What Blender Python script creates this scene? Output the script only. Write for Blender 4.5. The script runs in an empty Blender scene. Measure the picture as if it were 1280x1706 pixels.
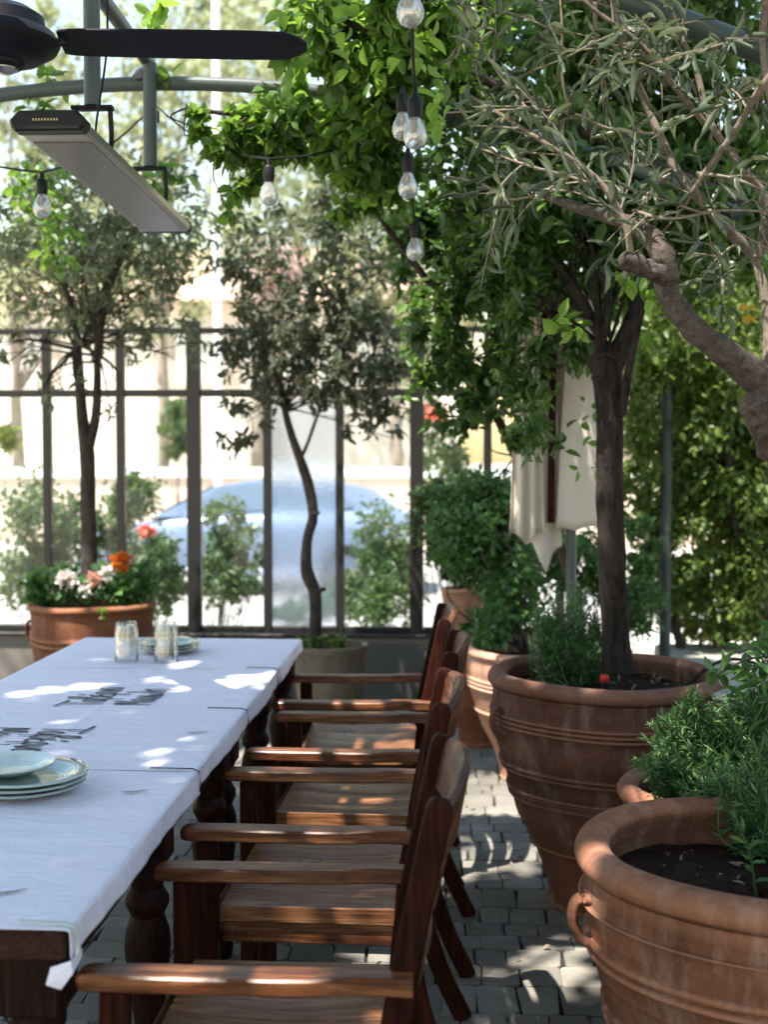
import bpy, math, random
import numpy as np
R = math.radians
random.seed(7)
rng = np.random.default_rng(11)
sc = bpy.context.scene
COL = sc.collection

# ------------------------------------------------------------------ camera, sky, sun, exposure
CAM = np.array([0.0, 0.0, 1.52]); YAW = 2.84; PITCH = 2.43; FPX = 2000.0
cd = bpy.data.cameras.new('camera'); cam = bpy.data.objects.new('camera', cd); COL.objects.link(cam)
cam.location = CAM; cam.rotation_euler = (R(90 - PITCH), 0, R(YAW))
cd.sensor_width = 36; cd.lens = FPX / 1706 * 36
cd.clip_start = .05; cd.clip_end = 2000
cd.dof.use_dof = True; cd.dof.focus_distance = 2.95; cd.dof.aperture_fstop = 2.9
sc.camera = cam

SUN_EL, SUN_AZ = 66.0, math.degrees(math.atan2(-.68, -.73))   # azimuth from +Y towards +X
w = bpy.data.worlds.new('World'); sc.world = w; w.use_nodes = True
nt = w.node_tree; bg = nt.nodes['Background']
sky = nt.nodes.new('ShaderNodeTexSky'); sky.sky_type = 'NISHITA'; sky.sun_disc = False
sky.sun_elevation = R(SUN_EL); sky.sun_rotation = R(SUN_AZ); sky.dust_density = 1.0; sky.air_density = 2.0; sky.ozone_density = 1.0
nt.links.new(sky.outputs[0], bg.inputs[0]); bg.inputs[1].default_value = .12
ce, se = math.cos(R(SUN_EL)), math.sin(R(SUN_EL))
SUNV = np.array([math.sin(R(SUN_AZ)) * ce, math.cos(R(SUN_AZ)) * ce, se])
ld = bpy.data.lights.new('sun', 'SUN'); ld.energy = 5.0; ld.angle = R(.53); ld.color = (1, .95, .87)
sun = bpy.data.objects.new('sun', ld); COL.objects.link(sun)
sun.rotation_euler = (R(90 - SUN_EL), 0, math.atan2(SUNV[0], -SUNV[1]))
sun.location = (0, 0, 12)
vs = sc.view_settings; vs.view_transform = 'Standard'; vs.look = 'None'; vs.gamma = 1; vs.exposure = 1.5
sc.cycles.max_bounces = 14; sc.cycles.transparent_max_bounces = 16
sc.cycles.diffuse_bounces = 5; sc.cycles.transmission_bounces = 12; sc.cycles.glossy_bounces = 4
sc.cycles.caustics_reflective = False; sc.cycles.caustics_refractive = False

# ------------------------------------------------------------------ measuring helper: photo pixel + depth -> point
_cy, _sy = math.cos(R(YAW)), math.sin(R(YAW)); _a = R(90 - PITCH)
_Rx = np.array([[1, 0, 0], [0, math.cos(_a), -math.sin(_a)], [0, math.sin(_a), math.cos(_a)]])
_Rz = np.array([[_cy, -_sy, 0], [_sy, _cy, 0], [0, 0, 1]])
_RM = _Rz @ _Rx
def P(px, py, Y):
    d = _RM @ np.array([(px - 640) / FPX, (853 - py) / FPX, -1.0])
    return CAM + d * (Y / d[1])

# ------------------------------------------------------------------ materials
MATS = {}
class N:
    def __init__(s, name):
        s.m = bpy.data.materials.new(name); s.m.use_nodes = True; s.t = s.m.node_tree
        s.t.nodes.clear(); s.out = s.t.nodes.new('ShaderNodeOutputMaterial')
    def n(s, typ, **kw):
        x = s.t.nodes.new('ShaderNode' + typ)
        for k, v in kw.items():
            if k.startswith('_'): setattr(x, k[1:], v)
            else:
                key = k.replace('__', ' ')
                x.inputs[int(key[1:]) if key[0] == 'i' and key[1:].isdigit() else key].default_value = v
        return x
    def l(s, a, b): s.t.links.new(a, b)
    def coords(s, scale=(1, 1, 1), kind='Object'):
        tc = s.n('TexCoord'); mp = s.n('Mapping'); mp.inputs['Scale'].default_value = scale
        s.l(tc.outputs[kind], mp.inputs[0]); return mp.outputs[0]
    def noise(s, vec, scale, detail=4, rough=.55, dist=0):
        x = s.n('TexNoise', Scale=scale, Detail=detail, Roughness=rough, Distortion=dist); s.l(vec, x.inputs['Vector']); return x.outputs['Fac']
    def ramp(s, fac, stops):
        r = s.n('ValToRGB'); e = r.color_ramp.elements
        while len(e) < len(stops): e.new(.5)
        for k, (p, c) in enumerate(stops): e[k].position = p; e[k].color = (*c, 1) if len(c) == 3 else c
        s.l(fac, r.inputs[0]); return r.outputs[0]
    def mix(s, fac, a, b, mode='MIX'):
        x = s.n('Mix', _data_type='RGBA', _blend_type=mode)
        if isinstance(fac, float): x.inputs[0].default_value = fac
        else: s.l(fac, x.inputs[0])
        for i, v in ((6, a), (7, b)):
            if isinstance(v, tuple): x.inputs[i].default_value = (*v, 1)
            else: s.l(v, x.inputs[i])
        return x.outputs[2]
    def bump(s, h, strength=.3, dist=.01):
        b = s.n('Bump', Strength=strength, Distance=dist); s.l(h, b.inputs['Height']); return b.outputs[0]
    def princ(s, col, rough=.5, normal=None, spec=.5, metal=0.0, **kw):
        p = s.n('BsdfPrincipled')
        if isinstance(col, tuple): p.inputs['Base Color'].default_value = (*col, 1)
        else: s.l(col, p.inputs['Base Color'])
        if isinstance(rough, (int, float)): p.inputs['Roughness'].default_value = rough
        else: s.l(rough, p.inputs['Roughness'])
        p.inputs['Specular IOR Level'].default_value = spec; p.inputs['Metallic'].default_value = metal
        if normal is not None: s.l(normal, p.inputs['Normal'])
        for k, v in kw.items(): p.inputs[k.replace('__', ' ')].default_value = v
        s.p = p; return p.outputs[0]
    def done(s, sh): s.l(sh, s.out.inputs[0]); return s.m

def m_leaf(name, dark, light, tr=.35, rough=.42, tcol=None, spec=.45):
    a = N(name); g = a.n('NewGeometry')
    c = a.ramp(g.outputs['Random Per Island'], [(0, dark), (.55, tuple((x + y) / 2 for x, y in zip(dark, light))), (1, light)])
    tc = a.mix(.65, c, tcol or (light[0] * 1.5, light[1] * 1.5, light[2] * .6))
    pr = a.princ(c, rough, spec=spec)
    t = a.n('BsdfTranslucent'); a.l(tc, t.inputs[0])
    mx = a.n('MixShader', i0=tr); a.l(pr, mx.inputs[1]); a.l(t.outputs[0], mx.inputs[2])
    return a.done(mx.outputs[0])
def m_plain(name, col, rough=.5, spec=.5, metal=0.0, var=.12, scale=14, bump=.08):
    a = N(name); v = a.coords(); n1 = a.noise(v, scale, 5)
    c = a.mix(n1, tuple(x * (1 - var) for x in col), tuple(min(1, x * (1 + var)) for x in col))
    return a.done(a.princ(c, rough, a.bump(a.noise(v, scale * 5, 3), bump, .004), spec, metal))
def m_wood(name, dark, mid, light, axis='x', rough=.42, spec=.26):
    a = N(name); st = {'x': (2.2, 30, 30), 'y': (30, 2.2, 30), 'z': (30, 30, 2.2)}[axis]
    oi = a.n('ObjectInfo'); tc = a.n('TexCoord'); ad = a.n('VectorMath', _operation='ADD'); a.l(tc.outputs['Object'], ad.inputs[0])
    cx = a.n('CombineXYZ'); ml = a.n('Math', _operation='MULTIPLY', i1=17.0); a.l(oi.outputs['Random'], ml.inputs[0])
    for k in range(3): a.l(ml.outputs[0], cx.inputs[k])
    a.l(cx.outputs[0], ad.inputs[1]); mp = a.n('Mapping'); mp.inputs['Scale'].default_value = st; a.l(ad.outputs[0], mp.inputs[0])
    g1 = a.noise(mp.outputs[0], 1.3, 7, .62, .5); g2 = a.noise(mp.outputs[0], 5.5, 3, .5)
    base = a.ramp(g1, [(.28, dark), (.5, mid), (.72, light)])
    c = a.mix(a.ramp(g2, [(.35, (.62, .62, .62)), (.6, (1, 1, 1))]), (0, 0, 0), base, 'MIX')
    c2 = a.n('Mix', _data_type='RGBA', _blend_type='MULTIPLY', i0=.75); a.l(base, c2.inputs[6]); a.l(a.ramp(g2, [(.36, (.34, .28, .26)), (.58, (1, 1, 1))]), c2.inputs[7])
    wear = a.noise(a.coords(), 7, 4)
    rg = a.ramp(wear, [(.3, (rough - .08,) * 3), (.75, (rough + .2,) * 3)])
    return a.done(a.princ(c2.outputs[2], rg, a.bump(g2, .22, .002), spec))
def m_terracotta(name, dark, mid, light, pale=.35):
    a = N(name); v = a.coords(); vs_ = a.coords((1, 1, .22)); vz = a.coords((.5, .5, 22)); g = a.n('NewGeometry')
    n1 = a.noise(v, 5, 8, .68); n2 = a.noise(vs_, 13, 7, .7); n3 = a.noise(vz, 3, 5, .65); n4 = a.noise(v, 60, 5, .7)
    base = a.ramp(n1, [(.3, dark), (.5, mid), (.7, light)])
    base = a.mix(a.ramp(n3, [(.38, (.5, .5, .5)), (.62, (0, 0, 0))]), base, dark)                       # throwing rings
    c = a.mix(a.ramp(n2, [(.50, (0, 0, 0)), (.72, (pale, pale, pale))]), base, (.50, .38, .30))          # lime bloom
    c = a.mix(a.ramp(a.noise(vs_, 6, 8, .75), [(.54, (0, 0, 0)), (.68, (.6, .6, .6))]), c, tuple(x * .5 for x in dark))   # damp stains
    c = a.mix(a.ramp(n4, [(.60, (0, 0, 0)), (.72, (.5, .5, .5))]), c, tuple(min(1, x * 1.5) for x in light))
    c = a.mix(a.ramp(a.noise(v, 130, 3, .6), [(.68, (0, 0, 0)), (.72, (.7, .7, .7))]), c, (.04, .022, .015))   # pits
    c = a.mix(a.ramp(g.outputs['Pointiness'], [(.505, (0, 0, 0)), (.56, (.55, .55, .55))]), c, tuple(min(1, x * 1.7) for x in light))   # worn edges
    h1 = a.n('Math', _operation='MULTIPLY_ADD', i1=.6); a.l(n4, h1.inputs[0]); a.l(n3, h1.inputs[2])
    h2 = a.n('Math', _operation='MULTIPLY_ADD', i1=.8); a.l(n1, h2.inputs[0]); a.l(h1.outputs[0], h2.inputs[2])
    return a.done(a.princ(c, .82, a.bump(h2.outputs[0], .55, .005), .22))

M = {}
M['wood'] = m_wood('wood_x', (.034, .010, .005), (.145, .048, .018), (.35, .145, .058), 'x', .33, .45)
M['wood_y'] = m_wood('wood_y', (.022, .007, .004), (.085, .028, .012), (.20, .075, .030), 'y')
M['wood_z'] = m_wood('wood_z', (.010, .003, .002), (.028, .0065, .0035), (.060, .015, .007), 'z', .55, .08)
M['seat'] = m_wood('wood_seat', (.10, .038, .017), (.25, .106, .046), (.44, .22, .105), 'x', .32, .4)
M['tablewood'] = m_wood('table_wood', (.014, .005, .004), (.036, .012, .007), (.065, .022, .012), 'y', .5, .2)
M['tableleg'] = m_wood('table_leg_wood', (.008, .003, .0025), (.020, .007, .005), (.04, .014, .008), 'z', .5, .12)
M['pot_dark'] = m_terracotta('terracotta_dark', (.092, .037, .024), (.158, .066, .042), (.235, .108, .068), .36)
M['pot_near'] = m_terracotta('terracotta_brown', (.125, .050, .028), (.20, .080, .044), (.30, .132, .076), .4)
M['pot_pale'] = m_terracotta('terracotta_pale', (.36, .17, .10), (.48, .25, .16), (.58, .34, .24), .45)
M['pot_orange'] = m_terracotta('terracotta_orange', (.15, .052, .026), (.20, .074, .038), (.27, .115, .06), .2)
def _soil():
    a = N('soil'); v = a.coords(); n1 = a.noise(v, 55, 6, .7)
    c = a.ramp(n1, [(.3, (.012, .007, .005)), (.6, (.05, .028, .018)), (.8, (.12, .08, .05))])
    return a.done(a.princ(c, .95, a.bump(n1, 1.0, .02), .1))
M['soil'] = _soil()
def _paper():
    a = N('paper_cover'); v = a.coords(); n1 = a.noise(v, 5, 5, .6); n2 = a.noise(a.coords((1, 3, 1)), 9, 4, .55, 1.2); n3 = a.noise(v, 70, 3)
    c = a.mix(n1, (.72, .66, .765), (.83, .77, .85))
    h = a.n('Math', _operation='MULTIPLY_ADD', i1=.15); a.l(n3, h.inputs[0]); a.l(n2, h.inputs[2])
    return a.done(a.princ(c, .55, a.bump(h.outputs[0], .5, .014), .35))
M['paper'] = _paper()
M['ink'] = m_plain('ink', (.035, .032, .04), .7)
M['ink_green'] = m_plain('ink_green', (.10, .13, .09), .7)
def _paver():
    a = N('paver'); oi = a.n('ObjectInfo'); g = a.n('NewGeometry'); v = a.coords(kind='Generated'); tc = a.n('NewGeometry')
    mp = a.n('Mapping'); a.l(tc.outputs['Position'], mp.inputs[0])
    n1 = a.noise(mp.outputs[0], 9, 6, .65); n2 = a.noise(mp.outputs[0], 120, 3, .6); n3 = a.noise(mp.outputs[0], 1.7, 4)
    rr = a.n('Math', _operation='ADD'); a.l(oi.outputs['Random'], rr.inputs[0]); a.l(g.outputs['Random Per Island'], rr.inputs[1])
    fr = a.n('Math', _operation='FRACT'); a.l(rr.outputs[0], fr.inputs[0])
    base = a.ramp(fr.outputs[0], [(0, (.165, .146, .124)), (.5, (.235, .21, .178)), (1, (.315, .283, .24))])
    c = a.mix(a.ramp(n1, [(.35, (0, 0, 0)), (.7, (.55, .55, .55))]), base, (.10, .098, .09))
    c = a.mix(a.ramp(n3, [(.45, (0, 0, 0)), (.62, (.25, .25, .25))]), c, (.07, .075, .055))
    h = a.n('Math', _operation='MULTIPLY_ADD', i1=.5); a.l(n2, h.inputs[0]); a.l(n1, h.inputs[2])
    return a.done(a.princ(c, .78, a.bump(h.outputs[0], .5, .006), .35))
M['paver'] = _paver()
M['mortar'] = m_plain('mortar', (.035, .033, .028), .95, .1, scale=30, bump=.5)
def _steel(name, col, rough):
    return m_plain(name, col, rough, .25, .0, .1, 9, .05)
M['frame'] = _steel('fence_paint', (.022, .020, .0195), .45)
M['pipe'] = _steel('pipe_paint', (.085, .10, .10), .42)
M['pipe_dark'] = _steel('pipe_paint_dark', (.055, .07, .065), .45)
M['plaster'] = m_plain('plinth_render', (.21, .185, .165), .85, .2, scale=6, bump=.2)
M['plinth_dark'] = m_plain('plinth_panel', (.10, .095, .095), .6, .3, scale=6, bump=.1)
M['black'] = m_plain('black_plastic', (.012, .012, .013), .5, .2)
M['fan'] = m_plain('fan_paint', (.010, .0105, .015), .5, .15)
M['silver'] = m_plain('brushed_aluminium', (.30, .29, .275), .32, .5, .85, .1)
M['heater'] = m_plain('heater_panel', (.16, .16, .165), .28, .5, .85, .1)
M['gold'] = m_plain('gilt_print', (.38, .30, .16), .5)
M['white_paint'] = m_plain('white_paint', (.78, .78, .76), .6)
M['stone'] = m_plain('rough_stone', (.19, .155, .115), .95, .15, var=.45, scale=28, bump=1.0)
M['bark_dark'] = None
def m_bark(name, dark, light, stretch=(9, 9, 2.0), sc_=5.0, b=.9):
    a = N(name); v = a.coords(stretch); n1 = a.noise(v, sc_, 7, .68, .6); n2 = a.noise(a.coords(), 11, 4)
    c = a.ramp(n1, [(.32, dark), (.66, light)])
    c = a.mix(a.ramp(n2, [(.5, (0, 0, 0)), (.75, (.5, .5, .5))]), c, tuple(min(1, x * 1.5) for x in light))
    return a.done(a.princ(c, .88, a.bump(n1, b, .012), .1))
M['bark_dark'] = m_bark('bark_rough_dark', (.010, .008, .0075), (.045, .034, .030), (9, 9, 2), 5, 1.0)
M['bark_olive'] = m_bark('bark_olive', (.045, .035, .030), (.15, .118, .10), (8, 8, 8), 7.0, 1.0)
M['bark_pale'] = m_bark('bark_pale', (.20, .17, .14), (.36, .31, .26), (6, 6, 2), 5, .5)
M['bark_branch'] = m_bark('bark_branch', (.075, .058, .046), (.21, .17, .135), (7, 7, 7), 7, .5)
M['bark_twig'] = m_bark('bark_twig', (.12, .10, .075), (.27, .225, .17), (6, 6, 6), 9, .3)
M['bark_grey'] = m_bark('bark_grey', (.028, .022, .020), (.085, .068, .058), (6, 6, 2), 5, .7)
M['lf_vine'] = m_leaf('leaf_vine', (.018, .055, .010), (.12, .23, .040), .45, .36, (.34, .55, .06))
M['lf_dark'] = m_leaf('leaf_climber', (.014, .042, .012), (.075, .155, .035), .34, .38, (.24, .40, .06))
M['lf_lime'] = m_leaf('leaf_young', (.14, .27, .04), (.24, .40, .07), .5, .36, (.42, .62, .08))
M['lf_olive'] = m_leaf('leaf_olive', (.026, .046, .022), (.17, .205, .135), .2, .40, (.28, .32, .14))
M['lf_hedge'] = m_leaf('leaf_hedge', (.024, .060, .012), (.165, .245, .05), .42, .42, (.40, .50, .10))
M['lf_grey'] = m_leaf('leaf_grey', (.07, .085, .052), (.25, .28, .18), .36, .45, (.28, .33, .12))
M['lf_bush'] = m_leaf('leaf_bush', (.03, .085, .03), (.10, .21, .06), .36, .4, (.24, .42, .09))
M['lf_shrub'] = m_leaf('leaf_shrub', (.015, .045, .018), (.065, .125, .04), .36, .42, (.28, .42, .12))
M['lf_rosemary'] = m_leaf('leaf_rosemary', (.025, .075, .022), (.13, .24, .075), .2, .45, (.22, .32, .12))
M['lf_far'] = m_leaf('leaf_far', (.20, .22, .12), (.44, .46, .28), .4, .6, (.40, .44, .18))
M['lf_pink'] = m_leaf('petal_pink', (.48, .36, .33), (.62, .48, .44), .35, .6, (.6, .35, .35))
M['lf_canopy'] = m_leaf('leaf_canopy', (.03, .06, .02), (.09, .15, .05), .14, .45, (.2, .28, .1))
def m_petal(name, c, c2): return m_leaf(name, c, c2, .3, .55, c2)
M['pet_white'] = m_petal('petal_white', (.62, .55, .52), (.82, .76, .72)); M['pet_orange'] = m_petal('petal_orange', (.62, .13, .01), (.80, .25, .02))
M['pet_coral'] = m_petal('petal_coral', (.60, .10, .07), (.75, .18, .12)); M['pet_peach'] = m_petal('petal_peach', (.60, .30, .22), (.75, .45, .36))
M['pet_yellow'] = m_petal('leaf_yellowed', (.55, .30, .02), (.75, .48, .05)); M['dry'] = m_petal('leaf_dry', (.14, .09, .05), (.34, .25, .16))
def _cloth():
    a = N('canvas_cream'); v = a.coords((1, 1, .12)); n1 = a.noise(v, 18, 4)
    pr = a.princ(a.mix(n1, (.66, .59, .52), (.78, .72, .64)), .9, a.bump(a.noise(a.coords(), 220, 2), .2, .002), .1)
    t = a.n('BsdfTranslucent', Color=(.75, .66, .55, 1)); mx = a.n('MixShader', i0=.22); a.l(pr, mx.inputs[1]); a.l(t.outputs[0], mx.inputs[2])
    return a.done(mx.outputs[0])
M['cloth'] = _cloth()
def _glass(name, tint=(.98, .985, .985), dust_sheen=.004, gl=.01):
    a = N(name); tr = a.n('BsdfTransparent', Color=(*tint, 1)); gs = a.n('BsdfGlossy', Roughness=.04); df = a.n('BsdfDiffuse', Color=(.8, .82, .84, 1))
    lw = a.n('LayerWeight', Blend=.25); m1 = a.n('Math', _operation='MULTIPLY_ADD', i1=.6, i2=gl * .5); a.l(lw.outputs['Fresnel'], m1.inputs[0])
    x = a.n('MixShader'); a.l(m1.outputs[0], x.inputs[0]); a.l(tr.outputs[0], x.inputs[1]); a.l(gs.outputs[0], x.inputs[2])
    nz = a.noise(a.coords(), 6, 5); md = a.n('Math', _operation='MULTIPLY', i1=dust_sheen * 2); a.l(nz, md.inputs[0])
    y = a.n('MixShader'); a.l(md.outputs[0], y.inputs[0]); a.l(x.outputs[0], y.inputs[1]); a.l(df.outputs[0], y.inputs[2])
    return a.done(y.outputs[0])
M['glass'] = _glass('window_glass'); M['bulb_glass'] = _glass('bulb_glass', (.95, .96, .96), .22, .6)  # on bulbs the white diffuse share stands in for reflected sky
def _frost():
    a = N('frosted_glass'); rf = a.n('BsdfRefraction', Color=(.93, .96, 1, 1), Roughness=.22, IOR=1.12)
    v = a.n('TexVoronoi', Scale=70); a.l(a.coords(), v.inputs['Vector']); a.l(a.bump(v.outputs['Distance'], .35, .004), rf.inputs['Normal'])
    t = a.n('BsdfTranslucent', Color=(.85, .9, .97, 1)); x = a.n('MixShader', i0=.25); a.l(rf.outputs[0], x.inputs[1]); a.l(t.outputs[0], x.inputs[2])
    return a.done(x.outputs[0])
M['frost'] = _frost()
def _tumbler():
    a = N('tumbler_glass'); p = a.princ((.95, .98, .97), .03, None, .5, 0, Transmission__Weight=.0)
    g = a.n('BsdfGlass', Color=(1, 1, 1, 1), Roughness=.0, IOR=1.5)
    t = a.n('BsdfTransparent', Color=(.98, .99, .99, 1)); x = a.n('MixShader', i0=.3); a.l(g.outputs[0], x.inputs[1]); a.l(t.outputs[0], x.inputs[2])
    return a.done(x.outputs[0])
M['tumbler'] = _glass('tumbler_glass', (.94, .96, .96), .0, .3)
def _plate():
    a = N('plate_glaze'); v = a.coords(); n1 = a.noise(v, 30, 4)
    return a.done(a.princ(a.mix(n1, (.30, .38, .36), (.46, .53, .50)), .08, None, .7, 0, Coat__Weight=.6, Coat__Roughness=.04))
M['plate'] = _plate(); M['plate_small'] = m_plain('plate_white', (.52, .60, .58), .08, .7)
M['filament'] = m_plain('filament_ceramic', (.55, .30, .16), .5)
M['car'] = m_plain('car_paint', (.17, .23, .35), .22, .6, .25, .02, 4, 0); M['car_dark'] = m_plain('car_lower', (.25, .30, .42), .3, .6, .2)
M['car_glass'] = m_plain('car_glass', (.10, .15, .22), .08, .8, 0, .05); M['tyre'] = m_plain('tyre_rubber', (.02, .02, .022), .8, .2)
M['lamp_glass'] = m_plain('lamp_glass', (.75, .75, .72), .15)
M['asphalt'] = m_plain('asphalt', (.34, .32, .30), .9, .2, scale=60, bump=.4)
M['sidewalk'] = m_plain('sidewalk_concrete', (.52, .48, .42), .9, .2, scale=20, bump=.2)
M['earth'] = m_plain('dry_earth', (.52, .46, .37), .95, .1, var=.2, scale=3, bump=.5)
M['stucco_pink'] = m_plain('stucco_pink', (.64, .52, .43), .9, .15, scale=5, bump=.3)
M['stucco_cream'] = m_plain('stucco_cream', (.80, .74, .66), .9, .15, scale=5, bump=.2)
M['roof_tile'] = m_plain('roof_tile', (.55, .38, .28), .8, .2, var=.3, scale=12)
M['shutter'] = m_plain('shutter_brown', (.52, .44, .37), .6)
M['box_metal'] = m_plain('box_metal', (.16, .17, .20), .5, .5, .2); M['box_lid'] = m_plain('box_lid', (.30, .29, .27), .65)
M['concrete'] = m_plain('concrete_ledge', (.33, .31, .27), .9, .2, var=.3, scale=9, bump=.4)
M['red'] = m_plain('red_plastic', (.55, .02, .02), .4)
M['clip'] = m_plain('clear_clip', (.55, .60, .55), .18, .7)

# ------------------------------------------------------------------ object helpers
def link(o, parent=None):
    COL.objects.link(o)
    if parent is not None: o.parent = parent
    return o
def tag(o, label=None, cat=None, group=None, kind=None):
    for k, v in (('label', label), ('category', cat), ('group', group), ('kind', kind)):
        if v: o[k] = v
    return o
def thing(name, label, cat, loc=(0, 0, 0), group=None):
    o = bpy.data.objects.new(name, None); o.empty_display_size = .1; o.location = loc; link(o); return tag(o, label, cat, group)
class MB:
    def __init__(s): s.v = []; s.f = []
    def add(s, v, f):
        b = len(s.v); s.v += [tuple(map(float, p)) for p in v]; s.f += [tuple(i + b for i in q) for q in f]; return s
    def box(s, c, sz, rz=0.0, ch=0.0):
        x, y, z = (q / 2 for q in sz); ch = min(ch, x * .9, y * .9, z * .9)
        if ch <= 0:
            v = [(i * x, j * y, k * z) for i in (-1, 1) for j in (-1, 1) for k in (-1, 1)]
            f = [(0, 1, 3, 2), (4, 6, 7, 5), (0, 4, 5, 1), (2, 3, 7, 6), (0, 2, 6, 4), (1, 5, 7, 3)]
        else:
            v = []; f = []
            ring = lambda X, Y, c_: [(-X + c_, -Y), (X - c_, -Y), (X, -Y + c_), (X, Y - c_), (X - c_, Y), (-X + c_, Y), (-X, Y - c_), (-X, -Y + c_)]
            for zz, dx in ((-z, ch), (-z + ch, 0), (z - ch, 0), (z, ch)):
                v += [(a, b, zz) for a, b in ring(x - dx, y - dx, ch)]
            for k in range(3):
                for i in range(8): f.append((k * 8 + i, k * 8 + (i + 1) % 8, k * 8 + 8 + (i + 1) % 8, k * 8 + 8 + i))
            f += [tuple(range(7, -1, -1)), tuple(range(24, 32))]
        cc, ss = math.cos(rz), math.sin(rz)
        return s.add([(c[0] + a * cc - b * ss, c[1] + a * ss + b * cc, c[2] + e) for a, b, e in v], f)
    def sweep(s, path, sec, up=(0, 0, 1), cap=True):
        """sec: list of 2-D polygons (one per path point) or one polygon; axes: side, up"""
        p = np.array(path, float); n = len(p)
        if not isinstance(sec[0][0], (list, tuple, np.ndarray)): sec = [sec] * n
        t = np.gradient(p, axis=0); t /= np.linalg.norm(t, axis=1)[:, None] + 1e-12
        m = len(sec[0]); v = []; f = []; u0 = np.array(up, float)
        for i in range(n):
            sd = np.cross(t[i], u0); l = np.linalg.norm(sd)
            if l < 1e-5: sd = np.cross(t[i], np.array([1., .01, 0])); l = np.linalg.norm(sd)
            sd /= l; uu = np.cross(sd, t[i])
            v += [p[i] + sd * a + uu * b for a, b in sec[i]]
        for i in range(n - 1):
            for k in range(m): f.append((i * m + k, i * m + (k + 1) % m, (i + 1) * m + (k + 1) % m, (i + 1) * m + k))
        if cap: f += [tuple(range(m - 1, -1, -1)), tuple(range((n - 1) * m, n * m))]
        return s.add(v, f)
    def tube(s, path, rad, n=8, jit=0.0):
        p = np.array(path, float)
        if np.isscalar(rad): rad = [rad] * len(p)
        secs = []
        for r in rad:
            q = [1 + jit * random.uniform(-1, 1) for _ in range(n)]
            secs.append([(r * q[k] * math.cos(2 * math.pi * k / n), r * q[k] * math.sin(2 * math.pi * k / n)) for k in range(n)])
        return s.sweep(p, secs, (.13, .21, .97))
    def lathe(s, prof, n=48, c=(0, 0, 0), wob=0.0, close=False):
        m = len(prof); v = []; f = []
        ph = random.uniform(0, 6)
        for k in range(n):
            a = 2 * math.pi * k / n
            for r, z in prof:
                rr = r * (1 + wob * math.sin(2 * a + ph) + wob * .5 * math.sin(3 * a + 2 * ph))
                v.append((c[0] + rr * math.cos(a), c[1] + rr * math.sin(a), c[2] + z))
        for k in range(n):
            for j in range(m - 1):
                f.append((k * m + j, ((k + 1) % n) * m + j, ((k + 1) % n) * m + j + 1, k * m + j + 1))
            if close: f.append((k * m + m - 1, ((k + 1) % n) * m + m - 1, ((k + 1) % n) * m, k * m))
        return s.add(v, f)
    def prism(s, poly, y0, y1):
        n = len(poly); v = [(a, y0, b) for a, b in poly] + [(a, y1, b) for a, b in poly]
        return s.add(v, [tuple(range(n)), tuple(range(2 * n - 1, n - 1, -1))] + [(k, n + k, n + (k + 1) % n, (k + 1) % n) for k in range(n)])
    def build(s, name, mat, parent=None, smooth=False, kind=None):
        me = bpy.data.meshes.new(name); me.from_pydata(s.v, [], s.f); me.materials.append(mat)
        if smooth: smooth_by_angle(me, 38 if smooth is True else smooth)
        o = link(bpy.data.objects.new(name, me), parent)
        if kind: o['kind'] = kind
        return o
def smooth_by_angle(me, deg):
    me.shade_smooth() if hasattr(me, 'shade_smooth') else None
    try: me.set_sharp_from_angle(angle=R(deg))
    except Exception: pass
def rr(w_, h_, c=.006):
    x, y = w_ / 2, h_ / 2
    return [(-x + c, -y), (x - c, -y), (x, -y + c), (x, y - c), (x - c, y), (-x + c, y), (-x, y - c), (-x, -y + c)]
def smoothpath(pts, k=5):
    p = np.array(pts, float); n = len(p); out = []
    for i in range(n - 1):
        p0, p1, p2, p3 = p[max(i - 1, 0)], p[i], p[i + 1], p[min(i + 2, n - 1)]
        for j in range(k):
            t = j / k
            out.append(.5 * ((2 * p1) + (-p0 + p2) * t + (2 * p0 - 5 * p1 + 4 * p2 - p3) * t * t + (-p0 + 3 * p1 - 3 * p2 + p3) * t ** 3))
    out.append(p[-1]); return np.array(out)
def mesh_np(name, V, F, mat, parent=None, kind=None):
    me = bpy.data.meshes.new(name); V = np.ascontiguousarray(V, np.float32); F = np.ascontiguousarray(F, np.int32)
    nf, k = F.shape
    me.vertices.add(len(V)); me.vertices.foreach_set('co', V.ravel())
    me.loops.add(nf * k); me.loops.foreach_set('vertex_index', F.ravel())
    me.polygons.add(nf); me.polygons.foreach_set('loop_start', np.arange(0, nf * k, k, dtype=np.int32))
    me.update(calc_edges=True); me.validate(); me.materials.append(mat)
    o = link(bpy.data.objects.new(name, me), parent)
    if kind: o['kind'] = kind
    return o
def unit(a): return a / (np.linalg.norm(a, axis=-1, keepdims=True) + 1e-9)
T_MID = (np.array([(0, 0, 0), (.46, .28, .12), (.40, .66, .10), (0, 1, -.06), (-.40, .66, .10), (-.46, .28, .12)]), np.array([(0, 1, 2, 3), (0, 3, 4, 5)]))
T_FAR = (np.array([(0, 0, 0), (.5, .5, .12), (0, 1, -.04), (-.5, .5, .12)]), np.array([(0, 1, 2, 3)]))
T_NEAR = (np.array([(0, 0, 0), (.34, .16, .10), (.5, .42, .13), (.33, .74, .07), (0, 1, -.12), (-.33, .74, .07), (-.5, .42, .13), (-.34, .16, .10), (0, .45, 0)]),
          np.array([(0, 1, 2, 8), (8, 2, 3, 4), (8, 4, 5, 6), (0, 8, 6, 7)]))
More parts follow.
